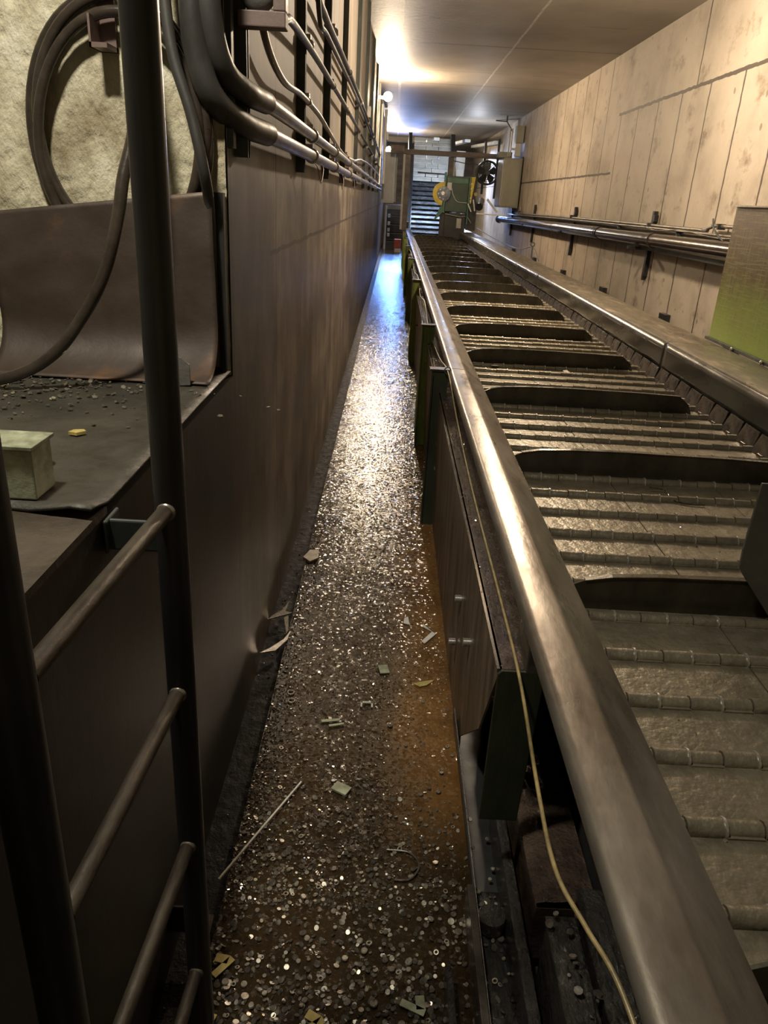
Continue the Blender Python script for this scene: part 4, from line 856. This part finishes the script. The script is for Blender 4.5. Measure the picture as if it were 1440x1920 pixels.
while cnt < 300:
    if cnt < 285:
        y = .86+abs(random.gauss(0, .38)); x = random.uniform(-.32, .275)
        if y > 2.2 or (y < 1.12 and x > .19): continue
        z = FZ
    else:
        y = random.uniform(.75, 1.6); x = random.uniform(.285, .33); z = -1.515
    o = proto if cnt == 0 else proto.copy()
    if cnt: col.objects.link(o)
    o.data = random.choice(pm); sc_ = random.uniform(.75, 1.15); o.scale = (sc_,)*3
    o.location = (x, y, z+.001+random.uniform(0, .003)+EYE); o.rotation_euler = (random.gauss(0, .22), random.gauss(0, .22), random.uniform(0, 6))
    if z > FZ+.01: o['label'] = 'small round punched metal slug caught in the base channel under the conveyor'; o['group'] = 'punched slugs in the base channel'
    cnt += 1
def rx(): 
    y = .80+abs(random.gauss(0, .5)); return (random.uniform(-.325, .28), y)
debris('slug_litter', 'slug_d', rx, 1500, (.0035, .0075), fz, 'dense litter of slugs and turnings covering the near end of the walkway', 'litter', (0, 1.0, FZ), 9, .35, lambda x, y: 1 if y < 1.12 and x > -.4 and not (y < 1.12 and x > .2) else (.35 if y < 1.7 else .1))
debris('slug_litter', 'slug', rx, 500, (.003, .006), fz, 'paler fine slugs mixed into the litter of the near walkway', 'litter', (0, 1.0, FZ), 9, .35, lambda x, y: 0 if (y < 1.12 and x > .2) else .9)
def rfar():
    y = 1.3+random.random()**1.6*9; x = random.choice((random.uniform(-.325, .285), random.gauss(-.10, .14), random.gauss(-.30, .03) if y < 3.5 else random.gauss(.18, .06)))
    return (min(.285, max(-.325, x)), y)
debris('chip_litter', 'chip', rfar, 11000, (.0012, .0042), fz, 'fine glittering metal chips scattered along the wet walkway', 'chips', (0, 3, FZ), 5, .5)
debris('chip_litter', 'chip', lambda: (random.uniform(-.415, -.335), random.uniform(.8, 6)), 160, (.002, .005), lambda x, y: FZ-.045, 'few metal chips lying in the dark gutter along the left wall', 'chips', (-.38, 3, FZ), 5, .5)
debris('chip_litter', 'chip', lambda: (random.uniform(.264, .343), random.uniform(1.3, 14)), 1500, (.001, .003), lambda x, y: -.885, 'wet glittering grit on the conveyor flange below the left rail', 'chips', (.3, 3, -.885), 5, .6)
debris('chip_litter', 'chip', lambda: (random.uniform(.5, 1.68), random.uniform(.6, 9)), 420, (.0012, .004), lambda x, y: BZ+.001, 'sparse chips scattered over the hinged belt', 'chips', (1.1, 3, BZ), 5, .4)
debris('channel_litter', 'slug_d', lambda: (random.uniform(.28, .50), random.uniform(.45, 1.3)), 260, (.003, .008), lambda x, y: -1.515 if x < .335 else (-1.27 if y < 1.05 and x > .37 else -1.53), 'black oily slugs caked inside the near base channels', 'litter', (.38, .9, -1.5), 9, .35)

tag(MB().tube([(-.345, 1.338, FZ+.03), (-.265, 1.522, FZ+.020), (-.184, 1.707, FZ+.008)], [.0035, .0032, .003], 8).build('thin_stick', 'paper', origin=(-.26, 1.52, FZ)), 'long thin pale stick lying across the left edge of the walkway', 'stick')
Z = FZ+.004
def quad(x, y, w_, h_, a_):
    c_, s_ = math.cos(a_), math.sin(a_); return [(x+c_*u-s_*v_, y+s_*u+c_*v_) for u, v_ in ((-w_/2, -h_/2), (w_/2, -h_/2), (w_/2, h_/2), (-w_/2, h_/2))]
scrap('bent_strip', 'white V shaped metal strip lying near the conveyor side', 'scrap', 'white', [[(.195, 2.50), (.207, 2.485), (.256, 2.56), (.240, 2.575)], [(.256, 2.56), (.240, 2.575), (.205, 2.63), (.203, 2.61)]], Z)
scrap('square_offcut', 'pale square offcut lying mid walkway above the slug litter', 'scrap', 'olive_box', [quad(-.065, 1.69, .05, .035, -.5)], Z, .006)
scrap('leaf', 'yellow leaf lying near the conveyor side past the V shaped strip', 'leaf', 'leaf', [[(.155, 2.22), (.19, 2.235), (.235, 2.25), (.205, 2.215), (.18, 2.205)]], Z)
scrap('metal_offcut', 'small olive square offcut left of the yellow leaf', 'scrap', 'olive_box', [quad(.05, 2.30, .035, .05, .2)], Z)
scrap('metal_offcut', 'small folded clip lying alone mid walkway beyond the stick', 'scrap', 'paper', [quad(-.005, 2.10, .04, .008, 0), quad(-.023, 2.09, .006, .03, 0), quad(.013, 2.09, .006, .03, 0)], Z)
scrap('white_scrap', 'crumpled white scrap on the left walkway edge beside the dark wall', 'scrap', 'paper', [[(-.345, 3.16), (-.31, 3.13), (-.275, 3.17), (-.28, 3.24), (-.32, 3.23)]], Z, .012, (.1, .1, 0))
scrap('white_scrap', 'small white scrap fragment nearer the middle beside the V shaped strip', 'scrap', 'white', [[(.125, 2.63), (.15, 2.62), (.145, 2.68), (.13, 2.67)]], Z)
scrap('metal_shard', 'pale pointed shard sticking out over the gutter', 'scrap', 'bolt', [[(-.415, 2.36), (-.36, 2.38), (-.325, 2.46), (-.322, 2.52), (-.34, 2.46), (-.38, 2.40)]], Z, .004)
scrap('metal_shard', 'dark forked shard in the gutter just beyond the pale pointed one', 'scrap', 'slug_d', [[(-.42, 2.60), (-.36, 2.64), (-.33, 2.66), (-.36, 2.67), (-.355, 2.76), (-.375, 2.68), (-.41, 2.63)], [(-.36, 2.62), (-.335, 2.50), (-.33, 2.53), (-.345, 2.64)]], Z, .004)
scrap('metal_clip', 'flat pronged clip left of centre on the walkway beyond the square offcut', 'scrap', 'olive_box', [quad(-.12, 1.995, .06, .012, .2), quad(-.10, 1.975, .05, .008, .3)], Z)
for i, (x, y, a_, lb) in enumerate(((-.29, 1.13, .9, 'torn beige scrap at the left corner of the slug litter'), (-.295, 1.00, 1.3, 'ragged beige strip nearest the ladder foot in the slug litter'), (-.08, 1.01, .6, 'speckled beige strip lying in the middle of the slug litter'), (.13, 1.06, -.4, 'folded pale sheet piece on the right of the slug litter'))):
    scrap('torn_scrap', lb, 'scrap', 'leaf' if i < 3 else 'olive_box', [quad(x, y, .055, .016, a_), quad(x+.02*math.cos(a_+1), y+.02*math.sin(a_+1), .02, .03, a_+.5)], Z+.004, .002)
for i, (x, y) in enumerate(((-.27, 2.135), (-.262, 2.09))):
    mb = MB(); mb.tube([(x+.011*math.cos(q*math.pi/8), y+.011*math.sin(q*math.pi/8), Z) for q in range(17)], .003, 6, False)
    tag(mb.build('washer', 'slug', origin=(x, y, Z)), ['pale washer on the left walkway, the farther of a pair', 'pale washer on the left walkway, the nearer of a pair'][i], 'washer')
tag(MB().tube(smooth_path([(.07, 1.48, Z), (.13, 1.47, Z+.004), (.155, 1.43, Z+.003), (.13, 1.39, Z), (.09, 1.385, Z)]), .003, 6).build('curled_turning', 'slug_d', origin=(.1, 1.43, Z)), 'curled dark metal turning on the right side of the near walkway', 'turning')
dp = thing('deflector_plate', 'dark grey steel plate with cut corner hanging over the belt at the right frame edge', 'plate', (1.5, 1.69, -.95))
MB().prism([(.912, -.583), (.908, -.759), (.910, -.811), (1.02, -.945), (1.68, -.945), (1.73, -.90), (1.73, -.728), (1.86, -.728), (1.86, -.583)], 'y', 1.683, 1.690).build('plate', 'skirt', dp, bevel=.001)
MB().box(1.76, 1.86, 1.69, 1.76, -.736, -.728).build('mounting_foot', 'skirt', dp)
# on the belt
BT = BZ+.002
k = thing('bent_bracket', 'bent bright scrap strip standing on a belt cleat near the right rail', 'scrap', (1.50, 5.02, BT))
MB().bar((1.495, 4.93, BT+.02), (1.535, 4.96, BT+.115), .016, .005).build('upright_strip', 'bolt', k); MB().obox((1.485, 4.92, BT+.012), (.10, .05, .004), (.1, .1, .2)).build('flat_strip', 'bolt', k)
scrap('white_scrap', 'small white triangular scrap in the middle of the belt', 'scrap', 'paper', [[(1.13, 4.74), (1.17, 4.74), (1.165, 4.82), (1.135, 4.80)]], BT+.01)
scrap('square_washer', 'small square plate on the belt close to the left rail', 'scrap', 'conduit', [quad(.70, 4.86, .05, .06, .1)], BT+.01)
tag(MB().tube(smooth_path([(1.02, 2.66, BT+.02), (1.08, 2.66, BT+.012), (1.08, 2.58, BT+.008), (1.12, 2.55, BT+.006), (1.19, 2.54, BT+.006)]), .0025, 6).build('bent_wire', 'grime', origin=(1.1, 2.6, BT)), 'dark bent wire lying on the belt plates near the right edge', 'wire')

for o in bpy.data.objects:
    for k_ in ('_o', '_k'):
        if k_ in o: del o[k_]
